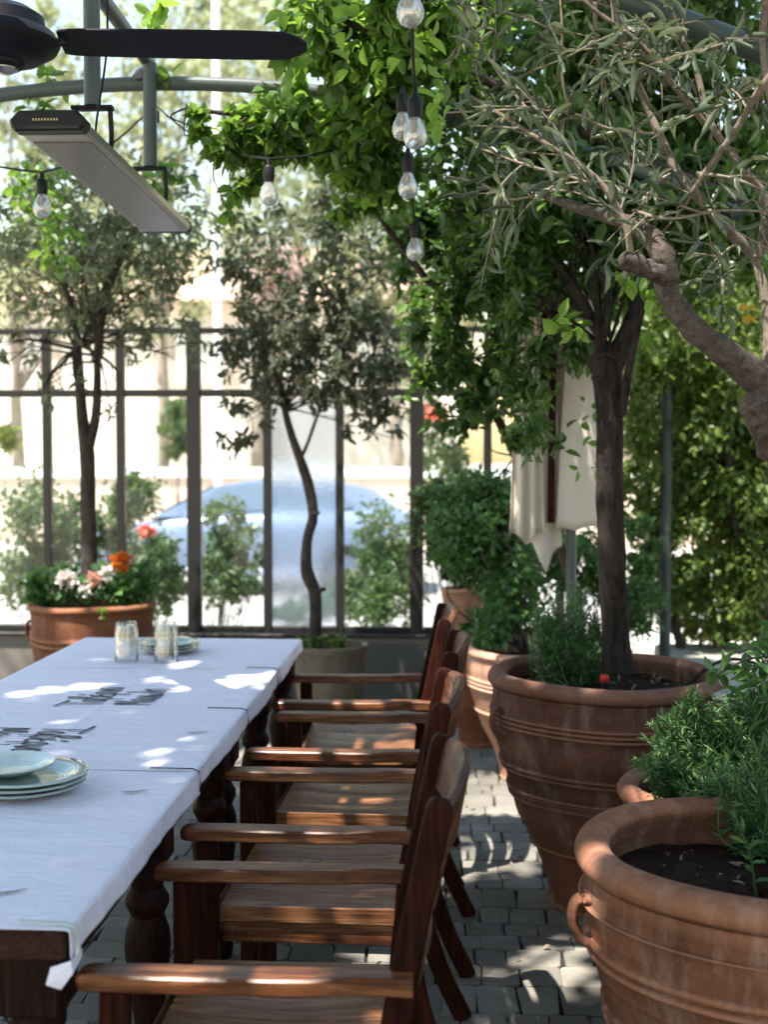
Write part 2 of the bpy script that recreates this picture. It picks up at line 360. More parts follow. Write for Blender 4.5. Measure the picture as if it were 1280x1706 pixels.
def leaves(name, pts, L, W, mat, parent=None, down=.5, up=.8, dirs=None, templ=T_MID, kind=None, var=.3, spread=1.0):
    pts = np.asarray(pts, float); n = len(pts)
    d = rng.normal(size=(n, 3)) * spread; d[:, 2] -= down
    if dirs is not None: d = d * .45 + dirs
    d = unit(d); nn = rng.normal(size=(n, 3)) * .75; nn[:, 2] += up
    nn = unit(nn - d * (nn * d).sum(1, keepdims=True)); b = np.cross(d, nn)
    s = L * (1 + var * rng.uniform(-1, 1, n)); ws = W * (1 + .25 * rng.uniform(-1, 1, n)) * s / L
    tv, tf = templ
    V = pts[:, None, :] + tv[None, :, 0, None] * ws[:, None, None] * b[:, None, :] + tv[None, :, 1, None] * s[:, None, None] * d[:, None, :] + tv[None, :, 2, None] * s[:, None, None] * nn[:, None, :]
    F = (tf[None] + (np.arange(n) * len(tv))[:, None, None]).reshape(-1, tf.shape[1])
    return mesh_np(name, V.reshape(-1, 3), F, mat, parent, kind)
def clumps(ells, n, k=40, cr=.35, shell=.55):
    """leaf positions in clumps spread through ellipsoids [(centre, radii, weight)]"""
    out = []; wts = np.array([e[2] * np.prod(e[1]) ** .8 for e in ells]); wts /= wts.sum()
    for (c, r, _), wt in zip(ells, wts):
        nk = max(3, int(k * wt)); u = unit(rng.normal(size=(nk, 3))); rad = rng.uniform(shell ** 3, 1, nk) ** (1 / 3)
        cc = np.array(c) + u * rad[:, None] * np.array(r) * .88
        m = int(n * wt); idx = rng.integers(0, nk, m); size = cr * min(r) * rng.uniform(.5, 1.25, nk)
        out.append(cc[idx] + rng.normal(size=(m, 3)) * .55 * size[idx, None])
    return np.vstack(out)
def E(px, py, rx, ry, Y, dy, wt=1.0):
    """ellipsoid measured in the photo: centre pixel, pixel radii, depth and depth radius"""
    return (P(px, py, Y), np.array([rx * Y / FPX, dy, ry * Y / FPX]), wt)
def limbs(mb, start, ells, k, r0, n=6, sub=3, endr=.002):
    """branches from a start point into the crown volumes; returns twig end points"""
    ends = []; start = np.array(start, float)
    for i in range(k):
        c, r, _ = ells[i % len(ells)]
        e = np.array(c) + unit(rng.normal(size=3)) * np.array(r) * rng.uniform(.3, .95)
        mid = start * .5 + e * .5 + rng.normal(size=3) * .10 * np.linalg.norm(e - start) + np.array([0, 0, .08 * np.linalg.norm(e - start)])
        p = smoothpath([start + rng.normal(size=3) * r0 * .3, start * .8 + mid * .2 + rng.normal(size=3) * .02, mid, e], 4)
        mb.tube(p, np.linspace(r0 * rng.uniform(.45, .8), endr, len(p)), n); ends.append(e)
        for j in range(sub):
            a = p[rng.integers(len(p) // 2, len(p) - 1)]; b_ = np.array(c) + unit(rng.normal(size=3)) * np.array(r) * rng.uniform(.5, 1)
            b_ = a + (b_ - a) * min(1, .55 * float(np.mean(r)) * 2 / (np.linalg.norm(b_ - a) + 1e-6))
            q = smoothpath([a, (a + b_) / 2 + rng.normal(size=3) * .05 * np.linalg.norm(b_ - a), b_], 3)
            mb.tube(q, np.linspace(r0 * .22, endr * .7, len(q)), 5); ends.append(b_)
    return ends

# ================================================================== THE SETTING
def sheet(name, x0, x1, y0, y1, z, mat):
    return tag(MB().add([(x0, y0, z), (x1, y0, z), (x1, y1, z), (x0, y1, z)], [(0, 1, 2, 3)]).build(name, mat), kind='structure')
sheet('ground', -300, 300, -60, 700, -.20, M['earth'])
sheet('street', -120, 120, 11.2, 20.0, -.16, M['asphalt'])
pv = MB().box((0, 20.9, -.12), (240, 1.8, .16)).build('pavement', M['sidewalk']); tag(pv, kind='structure')
pk = MB().box((0, 10.6, -.12), (240, 1.2, .15)).build('pavement', M['sidewalk']); tag(pk, kind='structure')
floor = MB().box((0, 3.2, -.16), (9.0, 8.6, .296)).build('terrace_floor', M['mortar']); tag(floor, kind='structure')   # top at z = -.012

# ---- pavers: rows of worn concrete setts, each with its own edges
def paver_mesh(l, d, seed):
    r_ = random.Random(seed); h = .03; c = .011; v = []; f = []
    ring = [(-l/2 + c, -d/2), (0, -d/2), (l/2 - c, -d/2), (l/2, -d/2 + c), (l/2, d/2 - c), (l/2 - c, d/2), (0, d/2), (-l/2 + c, d/2), (-l/2, d/2 - c), (-l/2, -d/2 + c)]
    ring = [(a + r_.uniform(-.006, .006), b + r_.uniform(-.006, .006)) for a, b in ring]; m = len(ring)
    for z, s_ in ((-h, 1.0), (-.008, 1.0), (-.002, .98), (0, .94)):
        v += [(a * s_, b * s_, z) for a, b in ring]
    for k in range(3):
        for i in range(m): f.append((k*m + i, k*m + (i+1) % m, (k+1)*m + (i+1) % m, (k+1)*m + i))
    f.append(tuple(range(3*m, 4*m)))
    return v, f
pav = []
y = 1.15; row = 0
while y < 7.32:
    d = random.choice((.10, .12, .135, .16, .175)); x = -2.2 + random.uniform(0, .1)
    while x < 2.0:
        l = random.choice((.095, .11, .12, .135, .165)); pav.append((x + l / 2, y + d / 2, l, d)); x += l + .0035
    y += d + .004; row += 1
def seen(p):
    x, yy = p[0], p[1]
    if 2.55 < yy < 6.9 and -.02 < x < .18 + .075 * yy: return 1e3 / yy
    return -yy
pav.sort(key=seen, reverse=True)
LQ = {}
mbp = MB()
for i, (x, yy, l, d) in enumerate(pav):
    dz = random.uniform(-.004, .0); rz = random.uniform(-.02, .02)
    if i < 296:
        key = (l, d, i % 3)
        if key not in LQ:
            v, f = paver_mesh(l, d, hash(key) % 999); me = bpy.data.meshes.new('paver'); me.from_pydata(v, [], f); me.materials.append(M['paver']); LQ[key] = me
        o = bpy.data.objects.new('paver', LQ[key]); o.location = (x, yy, dz); o.rotation_euler = (random.uniform(-.012, .012), random.uniform(-.012, .012), rz + (math.pi if random.random() < .5 else 0)); link(o, floor)
    else:
        v, f = paver_mesh(l, d, i); mbp.add([(x + a - b * rz, yy + b + a * rz, c + dz) for a, b, c in v], f)
mbp.build('paver_field', M['paver'], floor, kind='stuff')

# ---- low plinth wall under the glazed screen, and the ledge on the right side
pw = thing('plinth_wall', 'low grey rendered wall under the glazed metal screen', 'wall', (0, 7.4, 0))
MB().box((-1.6, 0, .205), (5.2, .16, .47), 0, .006).build('wall_body', M['plaster'], pw)
MB().box((-1.6, -.01, .448), (5.26, .20, .016), 0, .004).build('coping', M['frame'], pw)
for x0 in (-1.02, -.56, -.10, .36):
    MB().box((x0 + .23, -.086, .22), (.42, .012, .36), 0, .003).build('panel', M['plinth_dark'], pw)
lw = thing('ledge_wall', 'low concrete ledge below the hedge beside the dark post', 'wall', (1.50, 5.2, 0))
MB().box((.15, -.2, .2), (.75, 4.6, .44), 0, .02).build('wall_body', M['concrete'], lw)

# ---- metal framed glazed screen at the end of the terrace
FY = 7.4
sg = thing('glazed_screen', 'dark metal framed glass screen at the end of the terrace', 'glass screen', (0, FY, .456))
posts = [(-3.40, .05), (-2.935, .05), (-2.475, .05), (-2.01, .05), (-1.55, .085), (-1.09, .05), (-.64, .05), (-.165, .085), (.27, .05), (.72, .05)]
ZT = 2.345 - .456
for x, wd in posts:
    MB().box((x, 0, ZT / 2 + (.02 if wd > .06 else 0)), (wd, .06, ZT + (.04 if wd > .06 else 0)), 0, .004).build('post', M['frame'], sg)
for (xa, wa), (xb, wb) in zip(posts[:-1], posts[1:]):
    l = (xb - wb / 2) - (xa + wa / 2) - .002; xm = ((xb - wb / 2) + (xa + wa / 2)) / 2
    for z, h in ((ZT - .02, .035), (1.485, .045), (.02, .035)):
        MB().box((xm, 0, z), (l, .045, h), 0, .003).build('rail', M['frame'], sg)
    MB().box((xm, 0, .75), (l, .006, 1.42)).build('pane', M['frost'] if abs(xm + .865) < .1 else M['glass'], sg)

# ---- pipe hoops of the pergola
def arch(x): return 2.81 - (4.5 - math.sqrt(max(0.0, 4.5 ** 2 - (x + 1.0) ** 2)))
def hoop(yv, label, mat, r_, rposts=True):
    t = thing('pergola_hoop', label, 'pergola pipe', (0, yv, 0), 'pipe hoops of the pergola')
    xs = np.linspace(-3.3, 1.24, 34); p = [(x, 0, arch(x)) for x in xs]
    MB().tube(p, r_, 12).build('arched_pipe', mat, t, True)
    MB().tube([(1.24, 0, -.01), (1.24, 0, arch(1.24) + .02)], r_ * 1.1, 12).build('post', mat, t, True)
    MB().tube([(-3.3, 0, -.01), (-3.3, 0, arch(-3.3) + .02)], r_ * 1.1, 12).build('post', mat, t, True)
    return t
hoop(1.5, 'dark arched pipe hoop above the near end of the table', M['pipe_dark'], .026)
hoop(2.85, 'dark green arched pipe crossing the top of the picture behind olive twigs', M['pipe_dark'], .028)
hoop(4.12, 'grey arched pipe carrying the heater drop tube below the fan blade', M['pipe'], .024)
pp_ = thing('pergola_post', 'dark straight post standing against the hedge at the ledge', 'post', (1.24, 6.75, -.01))
MB().tube([(0, 0, 0), (0, 0, 2.7)], .032, 12).build('pipe', M['pipe_dark'], pp_, True)
MB().lathe([(0, 0), (.07, 0), (.07, .012), (.035, .02), (.034, .03)], 16).build('foot_plate', M['pipe_dark'], pp_, True)
lp = thing('pergola_ridge_pipe', 'grey lengthwise roof pipe joining the hoops above the heater', 'pergola pipe', (-1.01, 0, 2.89))
MB().tube([(0, -.5, 0), (0, 2.0, 0), (0, 4.12, -.01)], .024, 12).build('pipe', M['pipe'], lp, True)
MB().lathe([(.0, -.045), (.052, -.045), (.058, -.03), (.045, -.012), (.028, .0), (.0, .0)], 20, (0, 4.12, -.03)).build('flange', M['pipe'], lp, True)

# ---- building, wall and lamp post across the street
hs = thing('house', 'cream two storey house with red tiled roof across the street', 'house', (-7, 34, -.2))
MB().box((0, 4, 3.1), (15, 8, 6.2)).build('wall', M['stucco_cream'], hs)
rf = MB().add([(-8, -.6, 6.2), (8, -.6, 6.2), (8, 8.6, 6.2), (-8, 8.6, 6.2), (-5, 4, 8.4), (5, 4, 8.4)], [(0, 1, 5, 4), (1, 2, 5), (2, 3, 4, 5), (3, 0, 4), (3, 2, 1, 0)]).build('roof', M['roof_tile'], hs)
for zc in (4.7,):
    for xc in (-5.2, 0, 5.2):
        wn = MB().box((xc, -.03, zc), (1.25, .10, 1.55)).build('window', M['white_paint'], hs)
        MB().box((xc, -.09, zc), (1.0, .03, 1.3)).build('pane', M['lamp_glass'], wn)
        for s_ in (-1, 1): MB().box((xc + s_ * .95, -.05, zc), (.55, .06, 1.5)).build('shutter', M['shutter'], wn)
bw = thing('boundary_wall', 'pink stucco boundary wall with white coping across the street', 'wall', (0, 22.2, -.15))
MB().box((4, 0, .68), (26, .3, 1.36)).build('wall_body', M['stucco_pink'], bw)
MB().box((4, 0, 1.46), (26.1, .42, .18)).build('coping', M['white_paint'], bw)
for k, x in enumerate((-15.4, -12.6)):
    MB().box((x, 0, 1.1), (.55, .5, 2.2)).build('gate_pillar', M['white_paint'], bw)
MB().box((-22, 0, .6), (12.6, .3, 1.2)).build('wall_body', M['white_paint'], bw)
for k in range(9): MB().box((-14.95 + k * .26, 0, 1.0), (.05, .04, 1.8)).build('gate_bar', M['frame'], bw)
lpst = thing('lamp_post', 'white lamp post standing on the far pavement behind the car', 'lamp post', tuple(P(364, 800, 20.8) * np.array([1, 1, 0]) + np.array([0, 0, -.05])))
MB().tube([(0, 0, 0), (0, 0, .35), (0, 0, .36), (0, 0, 14.0)], [.12, .12, .075, .065], 14).build('pole', M['white_paint'], lpst, True)
MB().sweep([(0, 0, 13.95), (.5, -.3, 14.2), (1.2, -.7, 14.25)], rr(.09, .09, .02)).build('lamp_arm', M['white_paint'], lpst)
MB().box((1.5, -.88, 14.24), (.6, .3, .12), -.52, .03).build('lamp_head', M['white_paint'], lpst)

# ---- parked car
def car(loc, L=4.35):
    t = thing('parked_car', 'pale blue silver hatchback parked across the street behind the screen', 'car', loc)
    st = [0, .05, .35, .9, 1.25, 1.7, 2.1, 2.7, 3.3, 3.8, 4.15, 4.32, 4.35]
    top = [.52, .66, .80, .90, .98, 1.01, 1.03, 1.05, 1.06, 1.07, 1.02, .92, .6]
    wid = [.55, .68, .78, .84, .86, .87, .875, .875, .87, .85, .80, .74, .68]
    V = []; F = []
    for x, z, wd in zip(st, top, wid):
        b = .25
        V += [(x, -wd * .92, b), (x, -wd, b + .14), (x, -wd * 1.01, (b + z) / 2 + .1), (x, -wd * .96, z - .06), (x, -wd * .86, z), (x, 0, z + .02), (x, wd * .86, z), (x, wd * .96, z - .06), (x, wd * 1.01, (b + z) / 2 + .1), (x, wd, b + .14), (x, wd * .92, b)]
    m = 11
    for i in range(len(st) - 1):
        for k in range(m - 1): F.append((i * m + k, (i + 1) * m + k, (i + 1) * m + k + 1, i * m + k + 1))
        F.append((i * m + m - 1, (i + 1) * m + m - 1, (i + 1) * m, i * m))
    F += [tuple(range(m)), tuple(range((len(st)) * m - 1, (len(st) - 1) * m - 1, -1))]
    body = MB().add(V, F).build('body', M['car'], t, 50)
    cx = [(1.0, .97, .80), (1.75, 1.36, .64), (2.2, 1.44, .62), (3.2, 1.43, .61), (3.75, 1.30, .62), (4.2, 1.0, .72)]
    V = []; F = []
    for x, z, wd in cx: V += [(x, -wd - .10 * (z > 1.1), .98), (x, -wd, z - .02), (x, -wd * .85, z), (x, wd * .85, z), (x, wd, z - .02), (x, wd + .10 * (z > 1.1), .98)]
    for i in range(len(cx) - 1):
        for k in range(5): F.append((i * 6 + k, (i + 1) * 6 + k, (i + 1) * 6 + k + 1, i * 6 + k + 1))
    F += [(0, 1, 2, 3, 4, 5), tuple(range(35, 29, -1))]
    MB().add(V, F).build('cabin', M['car'], t, 40)
    for pts in ([(1.42, 1.04), (1.86, 1.345), (2.45, 1.37), (2.45, 1.06)], [(2.53, 1.06), (2.53, 1.37), (3.2, 1.36), (3.55, 1.12), (3.4, 1.07)]):
        for s_ in (-1, 1):
            v = [(a, s_ * (.745 - (b - .98) * .27 + .012), b) for a, b in pts]
            MB().add(v + [(a, c - s_ * .02, b) for a, c, b in v], [tuple(range(len(v))), tuple(range(2 * len(v) - 1, len(v) - 1, -1))]).build('side_window', M['car_glass'], t)
    MB().add([(1.06, -.70, 1.02), (1.06, .70, 1.02), (1.72, .58, 1.36), (1.72, -.58, 1.36)], [(0, 1, 2, 3)]).build('windscreen', M['car_glass'], t)
    for x in (.78, 3.45):
        for s_ in (-1, 1):
            wl = MB().lathe([(.20, -.1), (.31, -.1), (.325, -.06), (.325, .06), (.31, .1), (.20, .1)], 24)
            wl.v = [(a + x, s_ * .80 + c, b + .325) for a, b, c in wl.v]; w_ = wl.build('wheel', M['tyre'], t, True)
            rm = MB().lathe([(0, .03), (.05, .05), (.19, .04), (.205, .095), (.205, -.09)], 20)
            rm.v = [(a + x, s_ * (.80 + c), b + .325) for a, b, c in rm.v]; rm.build('rim', M['silver'], w_, True)
    for s_ in (-1, 1):
        MB().box((.17, s_ * .58, .70), (.22, .26, .12), -s_ * .45, .03).build('headlight', M['lamp_glass'], t)
        MB().box((1.55, s_ * .98, 1.02), (.12, .2, .13), 0, .03).build('wing_mirror', M['car'], t)
        for x in (2.3, 3.3): MB().box((x, s_ * .885, .86), (.18, .03, .03), 0, .008).build('door_handle', M['silver'], t)
    MB().box((2.1, 0, .30), (2.1, 1.76, .12), 0, .03).build('sill', M['car_dark'], t)
    return t
car((P(150, 900, 15.6)[0], 15.6, -.16))

# ================================================================== TABLE
TX0, TX1, TY0, TY1, TZ = -1.545, -.612, 1.885, 5.08, .755
def table(y0, y1, label):
    t = thing('dining_table', label, 'table', ((TX0 + TX1) / 2, (y0 + y1) / 2, 0)); cx, cyy = (TX0 + TX1) / 2, (y0 + y1) / 2
    for k in range(5):
        wd = (TX1 - TX0) / 5
        MB().box((TX0 + wd * (k + .5) - cx, 0, TZ - .025), (wd - .003, y1 - y0 - .004, .05), 0, .006).build('plank', M['tablewood'], t)
    hx, hy = (TX1 - TX0) / 2 - .07, (y1 - y0) / 2 - .075
    for s_ in (-1, 1):
        MB().box((s_ * hx, 0, TZ - .1), (.025, 2 * hy - .112, .095), 0, .003).build('apron', M['tablewood'], t)
        MB().box((0, s_ * hy, TZ - .1), (2 * hx - .112, .025, .095), 0, .003).build('apron', M['tablewood'], t)
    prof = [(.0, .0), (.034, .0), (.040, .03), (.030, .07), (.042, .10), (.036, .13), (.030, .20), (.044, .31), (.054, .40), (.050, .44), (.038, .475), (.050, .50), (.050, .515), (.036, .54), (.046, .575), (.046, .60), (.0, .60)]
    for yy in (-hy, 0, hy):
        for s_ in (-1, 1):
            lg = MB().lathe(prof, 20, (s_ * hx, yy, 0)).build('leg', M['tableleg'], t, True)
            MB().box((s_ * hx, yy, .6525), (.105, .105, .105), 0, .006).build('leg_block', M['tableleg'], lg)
    return t
table(TY0, 3.52, 'near wooden dining table with turned legs under paper covers')
table(3.524, TY1, 'far wooden dining table carrying glasses and plates')

def ribbon(pl, wd, mapf, z):
    """flat brush stroke: polyline in letter space -> thin strip on the paper"""
    p = smoothpath([(a, b, 0) for a, b in pl], 5)[:, :2]; q = np.array([mapf(a, b) for a, b in p]); t = np.gradient(q, axis=0); t = unit(t); nrm = np.stack([-t[:, 1], t[:, 0]], 1)
    n = len(q); wv = wd * (.55 + .55 * np.sin(np.linspace(.35, 2.8, n))) * (1 + .15 * np.sin(np.linspace(0, 9, n)))
    V = [(*(a + b * h), z) for a, b, h in zip(q, nrm, wv)] + [(*(a - b * h), z) for a, b, h in zip(q, nrm, wv)]
    return V, [(k, k + 1, n + k + 1, n + k) for k in range(n - 1)]
LET = {  # hand lettered strokes: x along the line, y up
 'T': ([[(-.35, 1.12), (.3, 1.05), (.95, .98)], [(.32, 1.05), (.30, .55), (.26, 0)]], .62),
 'a': ([[(.42, .5), (.2, .62), (.03, .35), (.12, .05), (.34, .12), (.44, .5), (.45, .15), (.58, .02)]], .56),
 'b': ([[(.02, -.35), (.06, .4), (.14, .95), (.34, 1.12), (.44, .92), (.30, .66), (.14, .60), (.42, .50), (.48, .2), (.3, .0), (.1, .1)]], .54),
 'e': ([[(.40, .58), (.14, .62), (.12, .42), (.30, .36), (.08, .28), (.06, .06), (.3, .0), (.46, .12)], [(.30, .78), (.40, .98)]], .50),
 'r': ([[(.04, -.38), (.05, .2), (.14, .52), (.34, .56), (.42, .3), (.3, .06), (.08, .1)]], .50),
 'n': ([[(.03, .58), (.16, .05), (.24, .02), (.42, .40), (.38, .62)]], .48),
 'M': ([[(.0, 0), (.10, .95), (.30, .35), (.54, 1.0), (.62, .02)]], .72),
 'w': ([[(.06, .58), (.02, .15), (.18, .0), (.30, .35), (.38, .02), (.56, .12), (.54, .6)]], .62),
 'l': ([[(.12, 1.0), (.22, .9), (.44, .02)], [(.30, .5), (.04, .0)]], .50),
 'h': ([[(.04, .55), (.10, .02)], [(.09, .35), (.26, .60), (.38, .45), (.36, -.3)]], .46),
}
def lettering(parent, lines, origin, rd, up, size, z):
    mb = MB()
    for li, s_ in enumerate(lines):
        x = .12 * li
        for ch in s_:
            st, adv = LET[ch]
            for pl in st:
                V, F = ribbon(pl, .0046, lambda a, b, x=x, li=li: np.array(origin) + size * ((x + a) * np.array(rd) * .62 + (b - li * 1.22) * np.array(up)), z); mb.add(V, F)
            x += adv
    return mb.build('lettering', M['ink'], parent)
def cover(y0, y1, label, creases, zoff, text=None, sprigs=(), flap=False):
    t = thing('paper_table_cover', label, 'table cover', ((TX0 + TX1) / 2, (y0 + y1) / 2, TZ), 'paper covers along the table')
    cx, cyy = (TX0 + TX1) / 2, (y0 + y1) / 2; hx = (TX1 - TX0) / 2
    prof = []                                       # across the table: left drape, top, right drape
    for a in np.linspace(0, 1, 6): prof.append((-hx - .006, -.048 + .042 * a))
    for a in np.linspace(.1, 1, 5): prof.append((-hx - .006 + .010 * (1 - math.cos(a * math.pi / 2)), -.006 + .008 * math.sin(a * math.pi / 2)))
    for a in np.linspace(-hx + .02, hx - .02, 70): prof.append((a, .002))
    for a in np.linspace(.0, .9, 5): prof.append((hx + .006 - .010 * (1 - math.sin(a * math.pi / 2)), .002 - .008 * (1 - math.cos(a * math.pi / 2))))
    for a in np.linspace(0, 1, 8): prof.append((hx + .006 + .004 * a, -.006 - .045 * a))
    prof = np.array(prof); ny = 110; ys = np.linspace(y0, y1, ny); V = []
    ph = rng.uniform(0, 6, 8)
    for yy in ys:
        for k, (x, z) in enumerate(prof):
            top = 1.0 if 11 <= k <= 80 else 0.0
            dz = zoff + .0010 * top * (1 + math.sin(yy * 31 + x * 5 + ph[0]) * math.sin(x * 13 + ph[1]) + .6 * math.sin(yy * 67 + ph[2] + 3 * math.sin(x * 6)))
            for c, hgt in creases: dz += top * hgt * math.exp(-((yy - c + .004 * math.sin(x * 9 + c)) / .006) ** 2)
            dz += top * .0025 * math.exp(-((x - .02) / .006) ** 2)
            dx = 0.0
            if k > 84: dx = (k - 84) / 8 * (.0035 * math.sin(yy * 9 + ph[3]) + .001 * math.sin(yy * 43 + ph[4])); dz += (k - 84) / 8 * .005 * math.sin(yy * 4 + ph[5])
            V.append((x + dx + (zoff if k > 80 else 0), yy - cyy, z + dz))
    m = len(prof); ii, jj = np.meshgrid(np.arange(ny - 1), np.arange(m - 1), indexing='ij'); b = (ii * m + jj).ravel()
    sh = mesh_np('sheet', V, np.stack([b, b + 1, b + m + 1, b + m], 1), M['paper'], t); sh.data.shade_smooth()
    md = sh.modifiers.new('thickness', 'SOLIDIFY'); md.thickness = .0008
    if text:
        lettering(t, text[0], (text[1] - cx, text[2] - cyy), text[3], text[4], text[5], zoff + .0062)
    for sx, sy in sprigs:
        mb = MB()
        for k in range(5):
            V2, F2 = ribbon([(0, 0), (.4, .15 * (k - 2)), (1, .3 * (k - 2))], .0016, lambda a, b, k=k: np.array([sx - cx + (a * .03 + k * .008), sy - cyy + b * .03]), zoff + .006); mb.add(V2, F2)
        mb.build('printed_sprig', M['ink_green'], t)
    if flap:
        x0 = TX1 - cx + .008; yf = y0 - cyy
        poly = [(84, 1612), (117, 1601), (121, 1622), (101, 1649), (76, 1641)]; l0 = np.array(t.location)
        V2 = [P(px, py, 1.874 - .004 * k) - l0 for k, (px, py) in enumerate(poly)]
        fl = MB().add(V2 + [(TX1 - cx + .009, yf + .05, -.046), (TX1 - cx + .009, yf + .05, -.062)], [(0, 1, 2, 3, 4), (1, 5, 6, 2)]).build('torn_flap', M['paper'], t)
        fl.modifiers.new('thickness', 'SOLIDIFY').thickness = .0008
    return t
cover(1.895, 2.905, 'near paper table cover with a torn flap at the corner', [(2.35, .0012)], 0.0, None, [(-.80, 2.05), (-.74, 2.70)], True)
cover(2.895, 3.63, 'paper table cover lettered upside down behind the near plates', [(3.12, .003), (3.37, .003)], .0016, (['Taberna', 'Manwlh'], -1.135, 3.335, (0, -1), (1, 0), .125), [(-.72, 3.30)])
cover(3.62, 4.35, 'paper table cover with brush lettering facing the chairs', [(3.85, .002), (4.1, .002)], 0.0, (['Taberna', 'Manwlh'], -1.065, 3.665, (0, 1), (-1, 0), .125))
cover(4.34, 5.085, 'far paper table cover under the upturned glasses', [(4.6, .002), (4.85, .0015)], .0016)
def clip(px, yv, label, near=False):
    t = thing('table_clip', label, 'table clip', (TX1, yv, TZ), 'clips holding the paper covers')
    mb = MB().sweep([(-.11, 0, .009), (-.05, .001, .0085), (-.004, 0, .008), (.012, 0, .002), (.016, 0, -.03), (.010, 0, -.060), (-.02, 0, -.060)] if not near else [(-.085, .008, .010), (-.04, .006, .0095), (.0, .004, .009), (.012, .003, .003), (.016, .002, -.03), (.010, .001, -.058)], rr(.010 if near else .004, .0025, .0008), (0, .0, 1))
    mb.build('clip_band', M['clip'] if near else M['frame'], t)
clip(0, 1.902, 'clear plastic clip on the near table corner', True)
clip(0, 2.90, 'thin dark clip on the paper seam nearest the plates')
clip(0, 3.625, 'thin dark clip on the paper seam in mid table')
clip(0, 4.345, 'thin dark clip on the paper seam beside the far chairs')

# ---- plates and glasses
def plate(name, loc, r_, label, mat, group):
    t = thing(name, label, 'plate', loc, group); k = r_ / .135
    MB().lathe([(.0, .004), (.07 * k, .004), (.085 * k, .006), (.10 * k, .016), (.132 * k, .022), (.135 * k, .020), (.133 * k, .017), (.10 * k, .010), (.08 * k, .0), (.0, .0)], 64).build('dish', mat, t, 50)
    MB().lathe([(.0815 * k, .0062), (.0845 * k, .0072), (.0875 * k, .0082)], 64).build('ring', M['plate_small'], t, True)
    return t
c = P(40, 1315, 2.70); zb = TZ + .006
lab = ['bottom plate of the near stack on the table', 'second plate up in the near stack', 'third plate up in the near stack, below the small plate']
for k in range(3): plate('plate', (c[0] + .004 * k, 2.70 - .003 * k, zb + .0125 * k), .140, lab[k], M['plate'], 'plates in the near stack')
plate('side_plate', (c[0] - .040, 2.715, zb + .0405), .105, 'small pale plate on top of the near stack', M['plate_small'], None)
c2 = P(283, 1095, 4.70)
lab = ['bottom plate of the far stack behind the glasses', 'middle plate of the far stack behind the glasses', 'top plate of the far stack behind the glasses']
for k in range(3): plate('plate', (c2[0], 4.70, zb + .0125 * k), .122, lab[k], M['plate'], 'plates in the far stack')
def tumbler(loc, label):
    t = thing('glass_tumbler', label, 'drinking glass', loc, 'upturned glasses on the table'); V = []; F = []; n = 96
    prof = [(.045, 0), (.046, .012), (.0445, .03), (.043, .05), (.040, .075), (.038, .088), (.036, .092), (.0, .092), (.0, .080), (.033, .080), (.036, .07), (.040, .045), (.0425, .01), (.043, 0)]
    for k in range(n):
        a = 2 * math.pi * k / n; fl = 1 + .045 * math.cos(a * 12)
        for j, (r_, z) in enumerate(prof): V.append(((r_ * (fl if 2 <= j <= 5 else 1)) * math.cos(a), (r_ * (fl if 2 <= j <= 5 else 1)) * math.sin(a), z))
    m = len(prof)
    for k in range(n):
        for j in range(m): F.append((k * m + j, ((k + 1) % n) * m + j, ((k + 1) % n) * m + (j + 1) % m, k * m + (j + 1) % m))
    MB().add(V, F).build('bowl', M['tumbler'], t, 50); return t
for px, nm in ((211, 'stack'), (277, 'plates')):
    g = P(px, 1104, 4.48)
    s_ = 'glasses away from the plates' if nm == 'stack' else 'glasses in front of the plates'
    tumbler((g[0], 4.48, zb), 'lower upturned ribbed tumbler of the ' + s_); tumbler((g[0], 4.48, zb + .058), 'upper upturned ribbed tumbler of the ' + s_)

